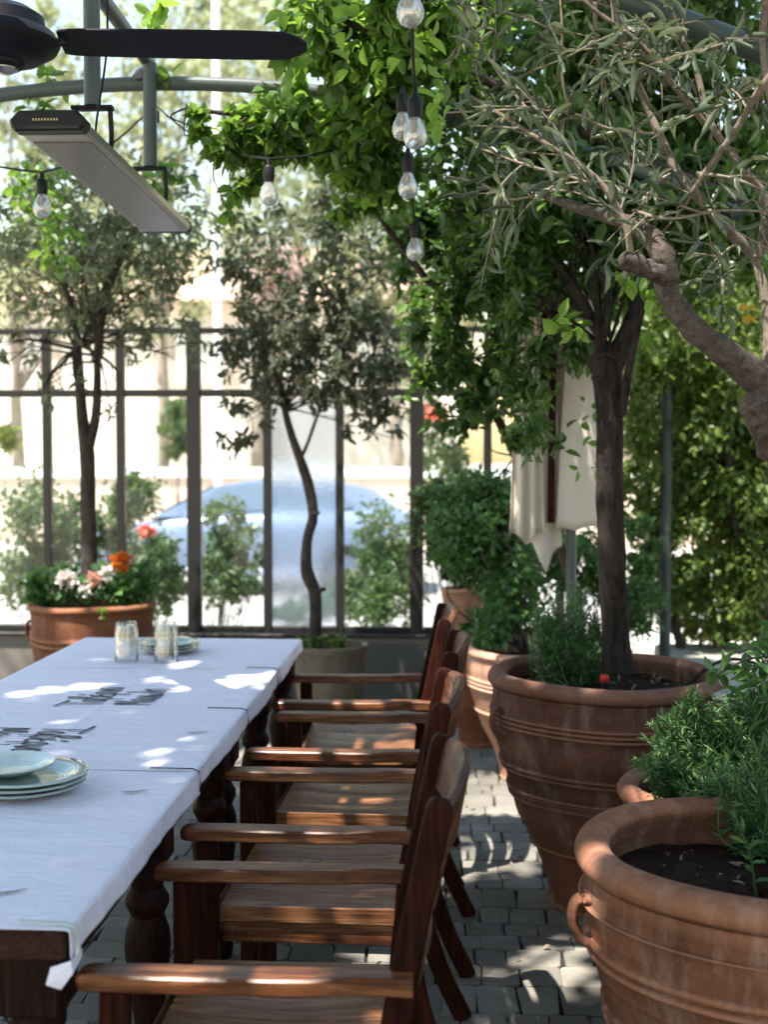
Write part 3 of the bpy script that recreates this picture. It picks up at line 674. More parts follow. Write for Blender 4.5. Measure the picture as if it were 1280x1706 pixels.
# ================================================================== CHAIRS
def stile_x(z):
    zs = [0, .12, .25, .38, .47, .56, .66, .80, .98]; xs = [.050, -.010, -.056, -.080, -.084, -.078, -.062, -.034, .004]
    return float(np.interp(z, zs, xs))
def make_chair():
    t = thing('armchair', 'x', 'chair', (0, 0, 0), 'wooden armchairs along the table')
    for s_ in (-1, 1):
        ya = s_ * .262
        xs = [-.607, -.600, -.585, -.50, -.40, -.28, -.215, -.18, -.145, -.10, -.046]
        wd = [.040, .050, .056, .060, .060, .060, .058, .050, .043, .042, .042]
        th = [.020, .026, .029, .029, .029, .029, .029, .031, .032, .032, .032]
        zc = [.655, .6555, .656, .656, .656, .656, .657, .6585, .659, .6585, .657]
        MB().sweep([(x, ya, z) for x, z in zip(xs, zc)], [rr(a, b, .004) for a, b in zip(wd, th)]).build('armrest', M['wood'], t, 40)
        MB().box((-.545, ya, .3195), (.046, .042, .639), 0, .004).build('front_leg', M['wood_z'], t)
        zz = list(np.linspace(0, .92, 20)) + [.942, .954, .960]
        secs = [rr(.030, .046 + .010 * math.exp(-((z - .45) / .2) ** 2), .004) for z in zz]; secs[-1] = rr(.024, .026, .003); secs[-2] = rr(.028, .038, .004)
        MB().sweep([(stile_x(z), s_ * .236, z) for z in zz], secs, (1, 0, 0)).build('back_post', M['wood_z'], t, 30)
        MB().box((-.305, s_ * .222, .412), (.428, .022, .052), 0, .003).build('seat_rail', M['wood'], t)
    MB().box((-.545, 0, .415), (.024, .476, .05), 0, .003).build('seat_rail', M['wood_y'], t)
    MB().box((-.075, 0, .412), (.022, .436, .05), 0, .003).build('seat_rail', M['wood_y'], t)
    n = 4; w_ = .488 / n                                  # dished seat of four planks
    for k in range(n):
        nx, nyy = 15, 5; V = []; F = []
        for i in range(nx):
            for j in range(nyy):
                x = -.522 + .424 * i / (nx - 1); yv = -.244 + w_ * k + .001 + (w_ - .002) * j / (nyy - 1)
                d = .011 * max(0, 1 - ((x + .30) / .17) ** 2) * max(0, 1 - (yv / .21) ** 2)
                ed = -.003 if i in (0, nx - 1) or j in (0, nyy - 1) else 0
                V.append((x, yv, .478 - d + ed))
        for i in range(nx - 1):
            for j in range(nyy - 1): F.append((i * nyy + j, (i + 1) * nyy + j, (i + 1) * nyy + j + 1, i * nyy + j + 1))
        b = len(V); rim = [i * nyy for i in range(nx)] + [(nx - 1) * nyy + j for j in range(1, nyy)] + [i * nyy + nyy - 1 for i in range(nx - 2, -1, -1)] + [j for j in range(nyy - 2, 0, -1)]
        V += [(V[i][0], V[i][1], .440) for i in rim]; m = len(rim)
        F += [(rim[q], b + q, b + (q + 1) % m, rim[(q + 1) % m]) for q in range(m)] + [tuple(range(b + m - 1, b - 1, -1))]
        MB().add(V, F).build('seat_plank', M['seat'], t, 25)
    for zc, h, crest in ((.903, .102, True), (.772, .074, False), (.632, .074, False)):
        V = []; F = []; ns = 17
        for i in range(ns):
            a = i / (ns - 1) * 2 - 1; yv = a * (.240 if crest else .236); bow = (.030 if crest else .030) * (1 - a * a); arc = .024 * (1 - a * a) if crest else .0
            x0 = stile_x(zc) + (.012 if crest else .0) + bow; lean = .20; hh = h / 2
            top = zc + hh + arc; bot = zc - hh + arc * .35
            pr = [(x0 - .012 - lean * hh, bot), (x0 + .012 - lean * hh, bot), (x0 + .014 + lean * (hh - .02), top - .02), (x0 + .010 + lean * hh, top - .005), (x0 + lean * hh, top), (x0 - .010 + lean * hh, top - .006), (x0 - .012 + lean * (hh - .02), top - .02)]
            V += [(p, yv, q) for p, q in pr]
        m = 7
        for i in range(ns - 1):
            for k in range(m): F.append((i * m + k, i * m + (k + 1) % m, (i + 1) * m + (k + 1) % m, (i + 1) * m + k))
        F += [tuple(range(m - 1, -1, -1)), tuple(range((ns - 1) * m, ns * m))]
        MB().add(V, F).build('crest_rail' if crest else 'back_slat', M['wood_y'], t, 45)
    return t
def copy_thing(o, loc, rz, label):
    c_ = o.copy(); COL.objects.link(c_); c_.location = loc; c_.rotation_euler = (0, 0, rz); c_['label'] = label
    for ch in o.children:
        d = ch.copy(); COL.objects.link(d); d.parent = c_
    return c_
ch0 = make_chair(); ch0.location = (.0, 2.207, 0); ch0.rotation_euler = (0, 0, R(-.5)); ch0['label'] = 'nearest wooden armchair, its arm lit in front of the picture'
copy_thing(ch0, (.004, 2.990, 0), R(-1.1), 'second wooden armchair from the front, sunlit on its seat edge')
copy_thing(ch0, (.034, 3.735, 0), R(-1.8), 'third wooden armchair from the front, pulled slightly out from the table')
copy_thing(ch0, (.004, 4.475, 0), R(.9), 'farthest wooden armchair, beside the stone planter')

# ================================================================== POTS
def pot(name, label, loc, r_, h, mat, ridges, base=.48, soil_z=None, handles=(), lip=.035, wob=.004, shape='urn', cat='plant pot'):
    t = thing(name, label, cat, loc); prof = [(0, 0), (base * r_, 0), (base * r_ + .006, .012)]
    def rad(z):
        u = z / h
        if shape == 'urn': return r_ * float(np.interp(u, [0, .12, .25, .4, .55, .7, .85, 1], [base, base + .035, base + .13, base + .29, .84, .93, .965, .95]))
        return r_ * float(np.interp(u, [0, .3, .7, 1], [base, base + (1 - base) * .42, base + (1 - base) * .8, .95]))
    zs = sorted(set(list(np.linspace(.03 * h, .925 * h, 46)) + [q + d for q, wd in ridges for d in (-wd, -wd * .6, 0, wd * .6, wd)]))
    for z in zs:
        rz = rad(z)
        for q, wd in ridges:
            if abs(z - q) < wd: rz += .011 * (r_ / .4) * math.cos((z - q) / wd * math.pi / 2) ** .7
        prof.append((rz, z))
    rt = rad(h) + .004
    for a in np.linspace(-.5, 1.15, 12): prof.append((rt - lip * .35 + lip * .75 * math.cos(a * math.pi / 1.15 * .9), h - lip * .5 + lip * .62 * math.sin(a * math.pi / 1.15 * .62 * 1.4)))
    prof += [(rt - lip * 1.05, h - lip * .5), (rad(h * .9) - .03, h * .9), (rad(h * .8) - .032, h * .72), (0, h * .70)]
    lb_ = MB().lathe(prof, 96, wob=wob); ph_ = random.uniform(0, 9)
    lb_.v = [(x * (1 + .004 * math.sin(9 * z + 3 * math.atan2(yv, x) + ph_)), yv * (1 + .004 * math.sin(11 * z + 2 * math.atan2(yv, x) + ph_)), z + (.0025 * math.sin(4 * math.atan2(yv, x) + ph_) if z > .05 else 0)) for x, yv, z in lb_.v]; lb_.build('body', mat, t, 60)
    sz = soil_z or h * .86; rs = rad(sz) - .026; V = []; F = []; nr, na = 9, 40
    for i in range(nr + 1):
        for k in range(na):
            a = 2 * math.pi * k / na; q = rs * i / nr
            V.append((q * math.cos(a), q * math.sin(a), sz + .012 * math.sin(7 * q / r_ + 3 * a) * math.cos(2 * a + i) + random.uniform(-.006, .006)))
    for i in range(nr):
        for k in range(na): F.append((i * na + k, (i + 1) * na + k, (i + 1) * na + (k + 1) % na, i * na + (k + 1) % na))
    MB().add(V, F).build('soil', M['soil'], t, 80)
    for a in handles:
        za, zb_ = h * .86, h * .735; ra, rb = rad(za), rad(zb_); ca, sa = math.cos(a), math.sin(a)
        pts = smoothpath([(ca * (ra - .01), sa * (ra - .01), za), (ca * (ra + .024), sa * (ra + .024), za + .003), (ca * (ra + .034), sa * (ra + .034), (za + zb_) / 2 + .008), (ca * (rb + .024), sa * (rb + .024), zb_ + .014), (ca * (rb - .006), sa * (rb - .006), zb_)], 5)
        MB().sweep(pts, [(.019 * math.cos(q), .009 * math.sin(q)) for q in np.linspace(0, 2 * math.pi, 13)[:-1]], (-sa * .01 + ca, ca * .01 + sa, .02)).build('handle', mat, t, 60)
    return t
def triple(z, g=.016): return [(z - g, .009), (z, .009), (z + g, .009)]
PM = P(1012, 1120, 4.13)
pot('terracotta_urn', 'large dark terracotta urn holding the tree behind the chairs', (PM[0], 4.13, 0), .405, .80, M['pot_dark'], triple(.655) + [(.50, .009), (.484, .009)] + triple(.40, .014) + [(.215, .008)], .47, .735, (R(200), R(20)), .045)
PN = P(1268, 1412, 2.46)
pot('terracotta_pot', 'nearest brown terracotta pot with bare soil inside', (PN[0], 2.46, 0), .372, .735, M['pot_near'], [(.625, .004)] + [(.545, .012), (.522, .010)] + [(.40, .012), (.378, .012), (.30, .009)], .52, .640, (R(188),), .05)
PR = P(1215, 1325, 3.19)
pot('terracotta_pot', 'terracotta pot of rosemary just behind the nearest pot', (PR[0], 3.19, 0), .285, .66, M['pot_near'], [(.5, .01), (.48, .01)], .5, .60, (), .04)
pot('terracotta_urn', 'pale terracotta urn partly hidden behind the dark urn', (P(885, 1075, 5.75)[0], 5.75, 0), .315, .63, M['pot_pale'], triple(.47, .02) + [(.33, .01)], .45, .57, (), .035)
PL = P(153, 1005, 6.25)
pot('terracotta_pot', 'wide orange terracotta pot of flowers by the screen', (PL[0], 6.25, 0), .335, .775, M['pot_orange'], [(.60, .012), (.57, .01)], .62, .70, (R(183),), .03, shape='tub')
pot('terracotta_pot', 'small pale terracotta pot standing on the plinth wall', (P(772, 985, 7.3)[0], 7.33, .457), .135, .29, M['pot_pale'], [], .62, .26, (), .02, shape='tub')
pot('terracotta_pot', 'orange pot standing on the floor behind the farthest chair', (P(800, 1060, 6.5)[0], 6.45, 0), .20, .56, M['pot_orange'], [(.4, .01)], .55, .50, (), .025)
sp = thing('stone_planter', 'rough stone planter holding the thin crooked tree', 'planter', (P(548, 1080, 6.55)[0], 6.55, 0))
prof = [(0, 0), (.14, 0), (.15, .03)] + [(.15 + .055 * (z / .5) ** .8, z) for z in np.linspace(.06, .47, 14)] + [(.212, .485), (.212, .51), (.20, .517), (.185, .512), (.18, .45), (0, .44)]
o = MB().lathe([(r_, z) for r_, z in prof], 40, wob=.012); o.v = [(a * (1 + random.uniform(-.012, .012)), b * (1 + random.uniform(-.012, .012)), c_) for a, b, c_ in o.v]; o.build('body', M['stone'], sp, 60)
MB().lathe([(0, .475), (.09, .472), (.182, .455)], 24).build('soil', M['soil'], sp, True)

# ribbed metal box on the right
bx = thing('metal_planter_box', 'dark ribbed metal planter box beside the dark urn', 'planter box', (P(1216, 1150, 3.45)[0] + .27, 3.42, 0)); ang = R(-38)
MB().box((0, 0, .43), (.40, .55, .86), ang, .004).build('box_body', M['box_metal'], bx)
for k in range(15):
    for s_, ln, ax in ((-1, .40, 0), (-1, .55, 1)):
        u = (-.5 + (k + .5) / 15) * (ln - .02); lx, ly = (u, -.279) if ax == 0 else (-.204, u)
        MB().box((lx * math.cos(ang) - ly * math.sin(ang), lx * math.sin(ang) + ly * math.cos(ang), .42), (.011, .011, .80), ang, .003).build('rib', M['box_metal'], bx)
MB().box((0, 0, .872), (.43, .58, .022), ang, .005).build('rim', M['box_lid'], bx)

# irrigation hose and fitting in the urn
hz = thing('drip_hose', 'thin black irrigation hose with red fitting lying in the urn', 'hose', (PM[0], 4.13, .735))
MB().tube(smoothpath([(-.015, -.13, .03), (.05, -.10, .012), (.15, -.09, .016), (.26, -.02, .02), (.36, .05, .075), (.46, .12, .09), (.62, .25, .04)], 6), .006, 8).build('pipe', M['black'], hz, True)
MB().tube([(-.03, -.135, .0), (-.026, -.134, .05)], .012, 10).build('stake', M['black'], hz, True)
MB().lathe([(0, 0), (.014, .002), (.017, .012), (.013, .024), (0, .028)], 14, (-.026, -.134, .05)).build('cap', M['red'], hz, True)

# ================================================================== FAN, HEATER, LIGHTS
FH = P(6, 78, 3.05)
fn = thing('ceiling_fan', 'dark ceiling fan with long flat blades under the pergola', 'fan', tuple(FH))
MB().lathe([(0, -.055), (.04, -.055), (.05, -.048), (.052, -.04), (.09, -.032), (.132, -.005), (.140, .012), (.128, .034), (.105, .045), (.10, .075), (.07, .095), (.03, .105), (.0, .105)], 40).build('motor', M['fan'], fn, True)
MB().lathe([(0, -.068), (.02, -.066), (.034, -.058), (.036, -.05), (0, -.05)], 24).build('cap', M['silver'], fn, True)
MB().tube([(0, 0, .09), (0, 0, .34)], .014, 12).build('down_rod', M['fan'], fn, True)
for k, a in enumerate((R(3), R(123), R(243))):
    ca, sa = math.cos(a), math.sin(a)
    arm = MB().sweep([(x * ca, x * sa, .012) for x in (.09, .16)], rr(.05, .008, .002)).build('blade_arm', M['fan'], fn)
    xs = [.145, .16, .20, .40, .62, .72, .755, .772]; wd = [.09, .105, .112, .118, .120, .112, .07, .03]
    MB().sweep([(x * ca, x * sa, .014 - .012 * (x / .77)) for x in xs], [[(p * math.cos(.26) - q * math.sin(.26), p * math.sin(.26) + q * math.cos(.26)) for p, q in rr(w_, .008, .002)] for w_ in wd]).build('blade', M['fan'], fn)
A, B = P(88, 214, 3.02), P(275, 380, 4.30); zc = (A[2] + B[2]) / 2
ht = thing('patio_heater', 'long infrared patio heater hanging below the fan', 'heater', (A[0], A[1], zc))
dx, dy_ = B[0] - A[0], B[1] - A[1]; LH = math.hypot(dx, dy_); ux, uy = dx / LH, dy_ / LH
def hp(l, s_, z): return (ux * l + uy * s_, uy * l - ux * s_, z)
hb = MB(); sec = [(-.088, -.006), (-.080, -.014), (.080, -.014), (.088, -.006), (.092, .010), (.070, .032), (-.070, .032), (-.092, .010)]
hb.sweep([hp(-.0, 0, .0), hp(LH, 0, .0)], sec).build('housing', M['silver'], ht)
hb = MB(); hb.sweep([hp(-.05, 0, 0), hp(-.042, 0, 0), hp(-.001, 0, 0)], [[(a * .98, b * .92 + .001) for a, b in sec], [(a * 1.05, b * 1.1) for a, b in sec], [(a * 1.05, b * 1.1) for a, b in sec]]).build('end_cap', M['black'], ht)
hb = MB(); hb.sweep([hp(LH + .001, 0, 0), hp(LH + .03, 0, 0)], [(a * 1.02, b * 1.05) for a, b in sec]).build('end_cap', M['black'], ht)
for k in range(16):
    s_ = -.070 + .14 * k / 15
    MB().sweep([hp(.07, s_, -.0152), hp(LH - .02, s_, -.0152)], rr(.0084, .0028, .0006)).build('panel_fin', M['heater'], ht)
mb = MB()
for k in range(9): mb.box(tuple(np.array(hp(-.0512, -.034 + .0075 * k, .010))), (.0046, .0012, .0055), math.atan2(uy, ux) - math.pi / 2)
mb.build('printed_name', M['gold'], ht)
for k, (l, ztop) in enumerate(((.36, 2.86), (1.06, 2.865))):
    x0, y0, _ = hp(l, .0, 0); zt = .15
    for s_ in (-1, 1):
        xa, ya, _ = hp(l, s_ * .05, 0)
        MB().sweep(smoothpath([(xa, ya, zt), (xa + ux * .012, ya + uy * .012, zt * .55), (xa, ya, .033)], 4), rr(.014, .008, .002), (ux, uy, .01)).build('bracket_arm', M['black'], ht)
    a_, b_ = hp(l, -.058, 0), hp(l, .058, 0)
    MB().sweep([(a_[0], a_[1], zt + .006), (b_[0], b_[1], zt + .006)], rr(.030, .012, .003)).build('bracket_plate', M['black'], ht)
    MB().tube([(x0, y0, zt + .012), (x0, y0, ztop - zc)], .0235, 14).build('drop_tube', M['pipe'], ht, True)
MB().tube(smoothpath([hp(.30, .02, .033), hp(.30, .03, .12), hp(.31, .055, .30), hp(.34, .05, .50)], 6), .0035, 6).build('cable', M['black'], ht, True)

def bulb(px, py, Y, label):
    c_ = P(px, py, Y); t = thing('string_bulb', label, 'light bulb', tuple(c_), 'bulbs of the string lights')
    MB().lathe([(0, -.030), (.012, -.0285), (.023, -.021), (.0295, -.008), (.030, .003), (.026, .018), (.019, .031), (.0145, .042), (.013, .050)], 28).build('glass', M['bulb_glass'], t, True)
    MB().lathe([(0, .046), (.0165, .046), (.017, .052), (.0185, .056), (.0185, .088), (.016, .094), (.009, .098), (.006, .118), (0, .118)], 20).build('socket', M['black'], t, True)
    mb = MB().tube([(0, 0, .046), (0, 0, .018)], .004, 8)
    for k in range(4):
        a = k * math.pi / 2; mb.tube([(.004 * math.cos(a), .004 * math.sin(a), .026), (.0075 * math.cos(a), .0075 * math.sin(a), -.008)], .0016, 6)
    mb.build('filament', M['filament'], t); return c_
b1 = [bulb(684, 22, 2.62, 'clear bulb at the top of the picture among bright leaves'), bulb(692, 228, 3.02, 'front clear bulb of the overlapping pair'), bulb(671, 216, 3.38, 'rear clear bulb of the overlapping pair'),
      bulb(680, 314, 3.62, 'clear bulb hanging just below the overlapping pair'), bulb(692, 420, 4.1, 'lowest blurred clear bulb of the string')]
b2 = [bulb(70, 348, 3.9, 'clear bulb hanging below the heater end'), bulb(258, 225, 4.7, 'clear bulb beside the heater drop tube'), bulb(448, 327, 3.85, 'lone clear bulb below the vine in mid picture')]
def cord(pts, label):
    t = thing('light_cord', label, 'cord', tuple(pts[0])); o0 = np.array(pts[0]); path = []
    for a, b in zip(pts[:-1], pts[1:]):
        a, b = np.array(a), np.array(b)
        for u in np.linspace(0, 1, 8)[:-1]: path.append(a + (b - a) * u - np.array([0, 0, .05 * math.sin(math.pi * u)]) - o0)
    path.append(np.array(pts[-1]) - o0); MB().tube(path, .0038, 6).build('wire', M['black'], t, True)
up = np.array([0, 0, .118])
cord([np.array([-.10, 1.55, arch(-.1) - .03])] + [b + up for b in b1] + [P(700, 330, 6.7)], 'black light cord running away over the chairs')
cord([np.array([-1.9, 4.1, arch(-1.9)])] + [b2[0] + up, b2[1] + up, b2[2] + up] + [np.array([-.1, 4.1, arch(-.1)])], 'black light cord slung across behind the heater')

# ---- folded parasol
PU = P(930, 800, 5.05)
pr_ = thing('folded_parasol', 'folded cream parasol with wooden rib hanging behind the urn tree', 'parasol', (PU[0], 5.05, 0))
MB().tube([(.06, .02, 0), (.06, .02, 2.35)], .021, 14).build('pole', M['pipe'], pr_, True)
MB().lathe([(0, 0), (.17, 0), (.17, .03), (.06, .06), (.05, .30), (0, .30)], 32, (.06, .02, 0)).build('foot', M['pipe_dark'], pr_, True)
def hang(name, x0, x1, ztop, zbot, folds, depth, yo, tip, phase=0):
    nu, nv = 44, 26; V = []
    for j in range(nv):
        v = j / (nv - 1); fl = .45 + .55 * v
        for i in range(nu):
            u = i / (nu - 1); xm = (x0 + x1) / 2; x = xm + (x0 + (x1 - x0) * u - xm) * (.35 + .65 * v ** .6)
            zb2 = zbot - tip * (1 - abs(2 * u - 1.0)) ** 1.4 + .012 * math.sin(9 * u + phase)
            V.append((x, yo + depth * fl * math.sin(u * folds * 2 * math.pi + phase) + .012 * math.sin(5 * v + 4 * u), ztop + (zb2 - ztop) * v))
    F = [(j * nu + i, j * nu + i + 1, (j + 1) * nu + i + 1, (j + 1) * nu + i) for j in range(nv - 1) for i in range(nu - 1)]
    o = MB().add(V, F).build(name, M['cloth'], pr_, 80); o.modifiers.new('thickness', 'SOLIDIFY').thickness = .002
zz = lambda py: P(900, py, 5.05)[2]
xx = lambda px: P(px, 800, 5.05)[0] - PU[0]
hang('canopy_fold', xx(848), xx(906), zz(520), zz(890), 2.6, .022, -.06, .03)
hang('canopy_fold', xx(926), xx(1012), zz(500), zz(884), .7, .012, -.03, -.02, 1.0)
hang('canopy_fold', xx(885), xx(938), zz(640), zz(905), 1.2, .02, .0, .13, 2)
hang('canopy_fold', xx(860), xx(1005), zz(500), zz(875), 2.2, .04, .09, .03, .5)
for px_, a in ((917, 0), (905, .08), (975, .10)):
    MB().sweep([(xx(px_), -.045 + a, zz(870)), (xx(px_) + .01, -.02 + a, zz(440))], rr(.030, .020, .004), (0, 1, 0)).build('rib', M['wood_z'], pr_)

# ================================================================== PLANTS
def offset_tree(t, mb, mat, pts, leafargs, loc, crown='crown', trunk='trunk', sm=60):
    """parts are modelled in world space and moved under the thing at loc"""
    l = np.array(loc)
    mb.v = [tuple(np.array(v) - l) for v in mb.v]; mb.build(trunk, mat, t, sm)
    for i, (p, L, W, m, kw) in enumerate(leafargs): leaves(crown, np.asarray(p) - l, L, W, m, t, **kw)

# -- tree in the dark urn
loc = np.array([P(1027, 1110, 4.13)[0], 4.13, .73]); t = thing('potted_tree', 'dark barked tree growing in the large dark urn', 'tree', tuple(loc)); mb = MB()
tp = [P(1030, 1120, 4.13), P(1026, 1040, 4.13), P(1020, 930, 4.13), P(1016, 800, 4.13), P(1017, 700, 4.13), P(1012, 630, 4.13), P(1008, 590, 4.13)]
mb.tube(smoothpath(tp, 4), np.interp(np.linspace(0, 1, 25), [0, .12, .5, .8, .92, 1], [.056, .048, .046, .047, .060, .058]), 16, .07)
mb.tube(smoothpath([P(1005, 640, 4.13), P(1040, 570, 4.15), P(1065, 500, 4.2), P(1080, 420, 4.3)], 4), np.linspace(.045, .018, 13), 10, .06)
mb.tube(smoothpath([P(1000, 620, 4.13), P(1000, 575, 4.1), P(1012, 530, 4.08), P(1010, 480, 4.1), P(985, 440, 4.1)], 4), np.linspace(.022, .008, 17), 8)
mb.tube(smoothpath([P(1036, 690, 4.1), P(1050, 610, 4.06), P(1066, 540, 4.03), P(1075, 505, 4.0)], 4), np.linspace(.017, .006, 13), 8)
mb.tube(smoothpath([P(990, 600, 4.1), P(1015, 590, 4.07), P(1040, 610, 4.06)], 4), np.linspace(.012, .008, 9), 8)
mb.tube(smoothpath([P(1000, 560, 4.1), P(960, 490, 4.1), P(935, 450, 4.05), P(900, 425, 4.05)], 4), np.linspace(.018, .006, 13), 8)
cr = [E(930, 400, 130, 110, 4.2, .35), E(1080, 330, 150, 120, 4.4, .35), E(860, 500, 70, 60, 4.15, .2, .7), E(960, 250, 140, 90, 4.4, .3)]
limbs(mb, P(1008, 590, 4.13), cr, 12, .016)
sp_ = [E(945, 540, 26, 24, 4.0, .06), E(1085, 480, 24, 18, 3.95, .05), E(1050, 460, 22, 16, 3.95, .05)]
offset_tree(t, mb, M['bark_dark'], None, [(clumps(cr, 5200, 90, .32), .062, .026, M['lf_dark'], dict(down=.5)), (clumps(sp_, 46, 6, .5), .06, .034, M['lf_lime'], dict(down=.3)),
    (clumps([E(905, 690, 45, 90, 4.3, .08)], 90, 16, .6), .05, .022, M['lf_dark'], dict()), (clumps([E(975, 720, 60, 90, 4.4, .05)], 22, 8, .3), .045, .026, M['lf_vine'], dict())], loc)

def bush(label, ells, n, k, L, W, mat, loc, cat='shrub', name='shrub', extra=(), down=.4, tw_=14):
    loc = np.array(loc, float); t = thing(name, label, cat, tuple(loc)); mb = MB(); limbs(mb, loc, ells, tw_, .014, 6, 2)
    offset_tree(t, mb, M['bark_grey'], None, [(clumps(ells, n, k, .36, .35), L, W, mat, dict(down=down))] + list(extra), loc, 'foliage', 'stem'); return t
# -- climbers over the pergola (in view)
def climber(label, ells, n, k, L, W, mat, root, stems, cat='climbing vine', down=.5, cr_=.34, extra=(), templ=T_MID, up=.8):
    root = np.array(root); t = thing('climbing_vine', label, cat, tuple(root)); mb = MB()
    for s_ in stems: mb.tube(smoothpath(s_, 5), np.linspace(.028, .007, 5 * (len(s_) - 1) + 1), 7, .08)
    top = stems[0][-1]
    for c_, r_, _ in ells:
        nearest = min((q for s_ in stems for q in s_), key=lambda q: np.linalg.norm(np.array(q) - c_))
        for q in range(2):
            e = c_ + unit(rng.normal(size=3)) * r_ * .8; m_ = (np.array(nearest) + e) / 2 + rng.normal(size=3) * .08
            mb.tube(smoothpath([nearest, m_, e], 4), np.linspace(.0045, .0015, 9), 5)
    offset_tree(t, mb, M['bark_grey'], None, [(clumps(ells, n, k, cr_), L, W, mat, dict(down=down, templ=templ, up=up))] + list(extra), root, 'foliage', 'stem')
    return t
vA = [E(560, 50, 95, 60, 3.8, .22), E(640, 140, 85, 90, 3.9, .25), E(700, 60, 90, 80, 3.7, .25), E(590, 230, 70, 80, 4.05, .2), E(500, 210, 80, 60, 4.1, .2), E(410, 235, 55, 45, 4.12, .14), E(345, 215, 40, 28, 4.12, .08, .7),
      E(420, 290, 28, 50, 4.1, .08, .7), E(640, 290, 60, 60, 4.15, .2), E(390, 330, 22, 30, 4.1, .06, .5), E(770, 40, 80, 60, 3.9, .25), E(620, 20, 70, 40, 3.55, .15, .6), E(590, 330, 40, 40, 4.2, .12, .6)]
exA = [(clumps([E(268, 18, 26, 18, 3.5, .04)], 12, 4, .4), .075, .042, M['lf_lime'], dict()), (clumps([E(75, 130, 26, 28, 4.15, .06), E(60, 170, 40, 22, 4.15, .06), E(70, 330, 50, 70, 5.0, .1), E(110, 400, 40, 60, 5.2, .1)], 190, 22, .5), .055, .036, M['lf_vine'], dict()),
       (clumps([E(280, 130, 14, 12, 4.1, .04), E(285, 300, 30, 24, 4.6, .08), E(480, 85, 28, 30, 3.3, .05)], 60, 9, .4), .06, .036, M['lf_vine'], dict()),
       (clumps([E(640, 60, 90, 70, 3.5, .2), E(700, 140, 60, 60, 3.4, .15), E(520, 30, 60, 30, 3.5, .1), E(640, 330, 50, 30, 4.0, .1)], 60, 40, .5), .058, .033, M['lf_lime'], dict(templ=T_NEAR))]
climber('bright green vine trained along the arched pipe above mid picture', vA, 7400, 200, .052, .030, M['lf_vine'], (1.20, 4.16, 0),
        [[np.array([1.20, 4.16, 0]), np.array([1.19, 4.15, 1.2]), np.array([1.18, 4.14, 2.2]), np.array([.6, 4.12, 2.56]), P(760, 120, 4.1), P(560, 160, 4.12), P(420, 190, 4.12), P(310, 180, 4.12)], [P(760, 120, 4.1), P(640, 60, 3.8), P(540, 20, 3.7)]], extra=exA, templ=T_NEAR)
vB = [E(760, 250, 90, 110, 4.7, .3), E(880, 120, 130, 130, 4.8, .35), E(1050, 120, 150, 140, 5.0, .35), E(1200, 180, 120, 150, 5.0, .35), E(790, 420, 80, 90, 4.9, .3), E(740, 540, 60, 70, 5.0, .2), E(850, 420, 100, 110, 5.2, .3),
      E(760, 640, 75, 75, 5.1, .2), E(830, 590, 70, 60, 5.2, .2), E(1000, 300, 120, 120, 5.3, .3), E(1160, 420, 120, 110, 5.4, .3), E(790, 730, 30, 60, 5.2, .1, .6), E(1130, 300, 120, 80, 5.4, .3), E(1240, 330, 70, 120, 5.4, .3), E(690, 500, 25, 40, 5.0, .1, .5), E(1240, 20, 110, 70, 5.2, .3), E(1100, 10, 120, 60, 5.2, .3), E(960, 20, 120, 60, 5.0, .3), E(900, 540, 90, 100, 5.6, .25), E(700, 400, 60, 90, 5.2, .2), E(880, 640, 70, 80, 5.7, .2), E(790, 185, 60, 50, 4.05, .12), E(900, 225, 70, 50, 4.05, .12), E(1010, 265, 70, 50, 4.05, .12), E(1120, 310, 70, 50, 4.05, .12), E(1220, 345, 60, 50, 4.05, .12), E(980, 480, 90, 90, 5.7, .25)]
exB = [(clumps([E(720, 520, 40, 40, 4.7, .1), E(1100, 560, 60, 40, 4.6, .1), E(700, 640, 30, 50, 5, .1), E(820, 330, 80, 60, 4.5, .1)], 130, 30, .5), .05, .03, M['lf_vine'], dict()), (clumps([E(1045, 225, 12, 10, 4.5, .03), E(1140, 395, 8, 8, 4.4, .02), E(1250, 520, 10, 14, 4.8, .03)], 22, 5, .4), .04, .028, M['pet_yellow'], dict())]
climber('dense dark green climber filling the upper corner behind the olive twigs', vB, 25000, 460, .056, .031, M['lf_dark'], (.62, 5.3, 0),
        [[np.array([.62, 5.3, 0]), P(960, 1000, 5.3), P(860, 760, 5.3), P(780, 600, 5.25), P(720, 480, 5.1), P(660, 400, 5.0), P(625, 350, 4.9), P(600, 310, 4.8)], [P(720, 480, 5.1), P(850, 300, 5.1), P(1000, 200, 5.1), P(1180, 200, 5.1)]], extra=exB + [(clumps([E(880, 610, 60, 70, 4.75, .1), E(945, 575, 50, 50, 4.7, .1), E(870, 690, 40, 60, 4.7, .1)], 700, 40, .4), .052, .026, M['lf_dark'], dict())])
vC = [E(1190, 560, 110, 120, 6.9, .45), E(1080, 640, 60, 140, 6.8, .3), E(1200, 760, 110, 150, 7.0, .45), E(1250, 950, 90, 150, 7.1, .4), E(1130, 900, 50, 130, 7.0, .3), E(1300, 700, 100, 300, 7.2, .4), E(1060, 820, 40, 140, 6.9, .25), E(1220, 420, 100, 90, 6.9, .4), E(960, 700, 60, 200, 7.3, .25), E(1180, 660, 140, 120, 7.3, .3), E(1150, 800, 120, 120, 7.4, .3), E(1200, 1000, 120, 90, 7.4, .3), E(1040, 560, 70, 90, 7.3, .3), E(1090, 980, 70, 80, 7.4, .25)]
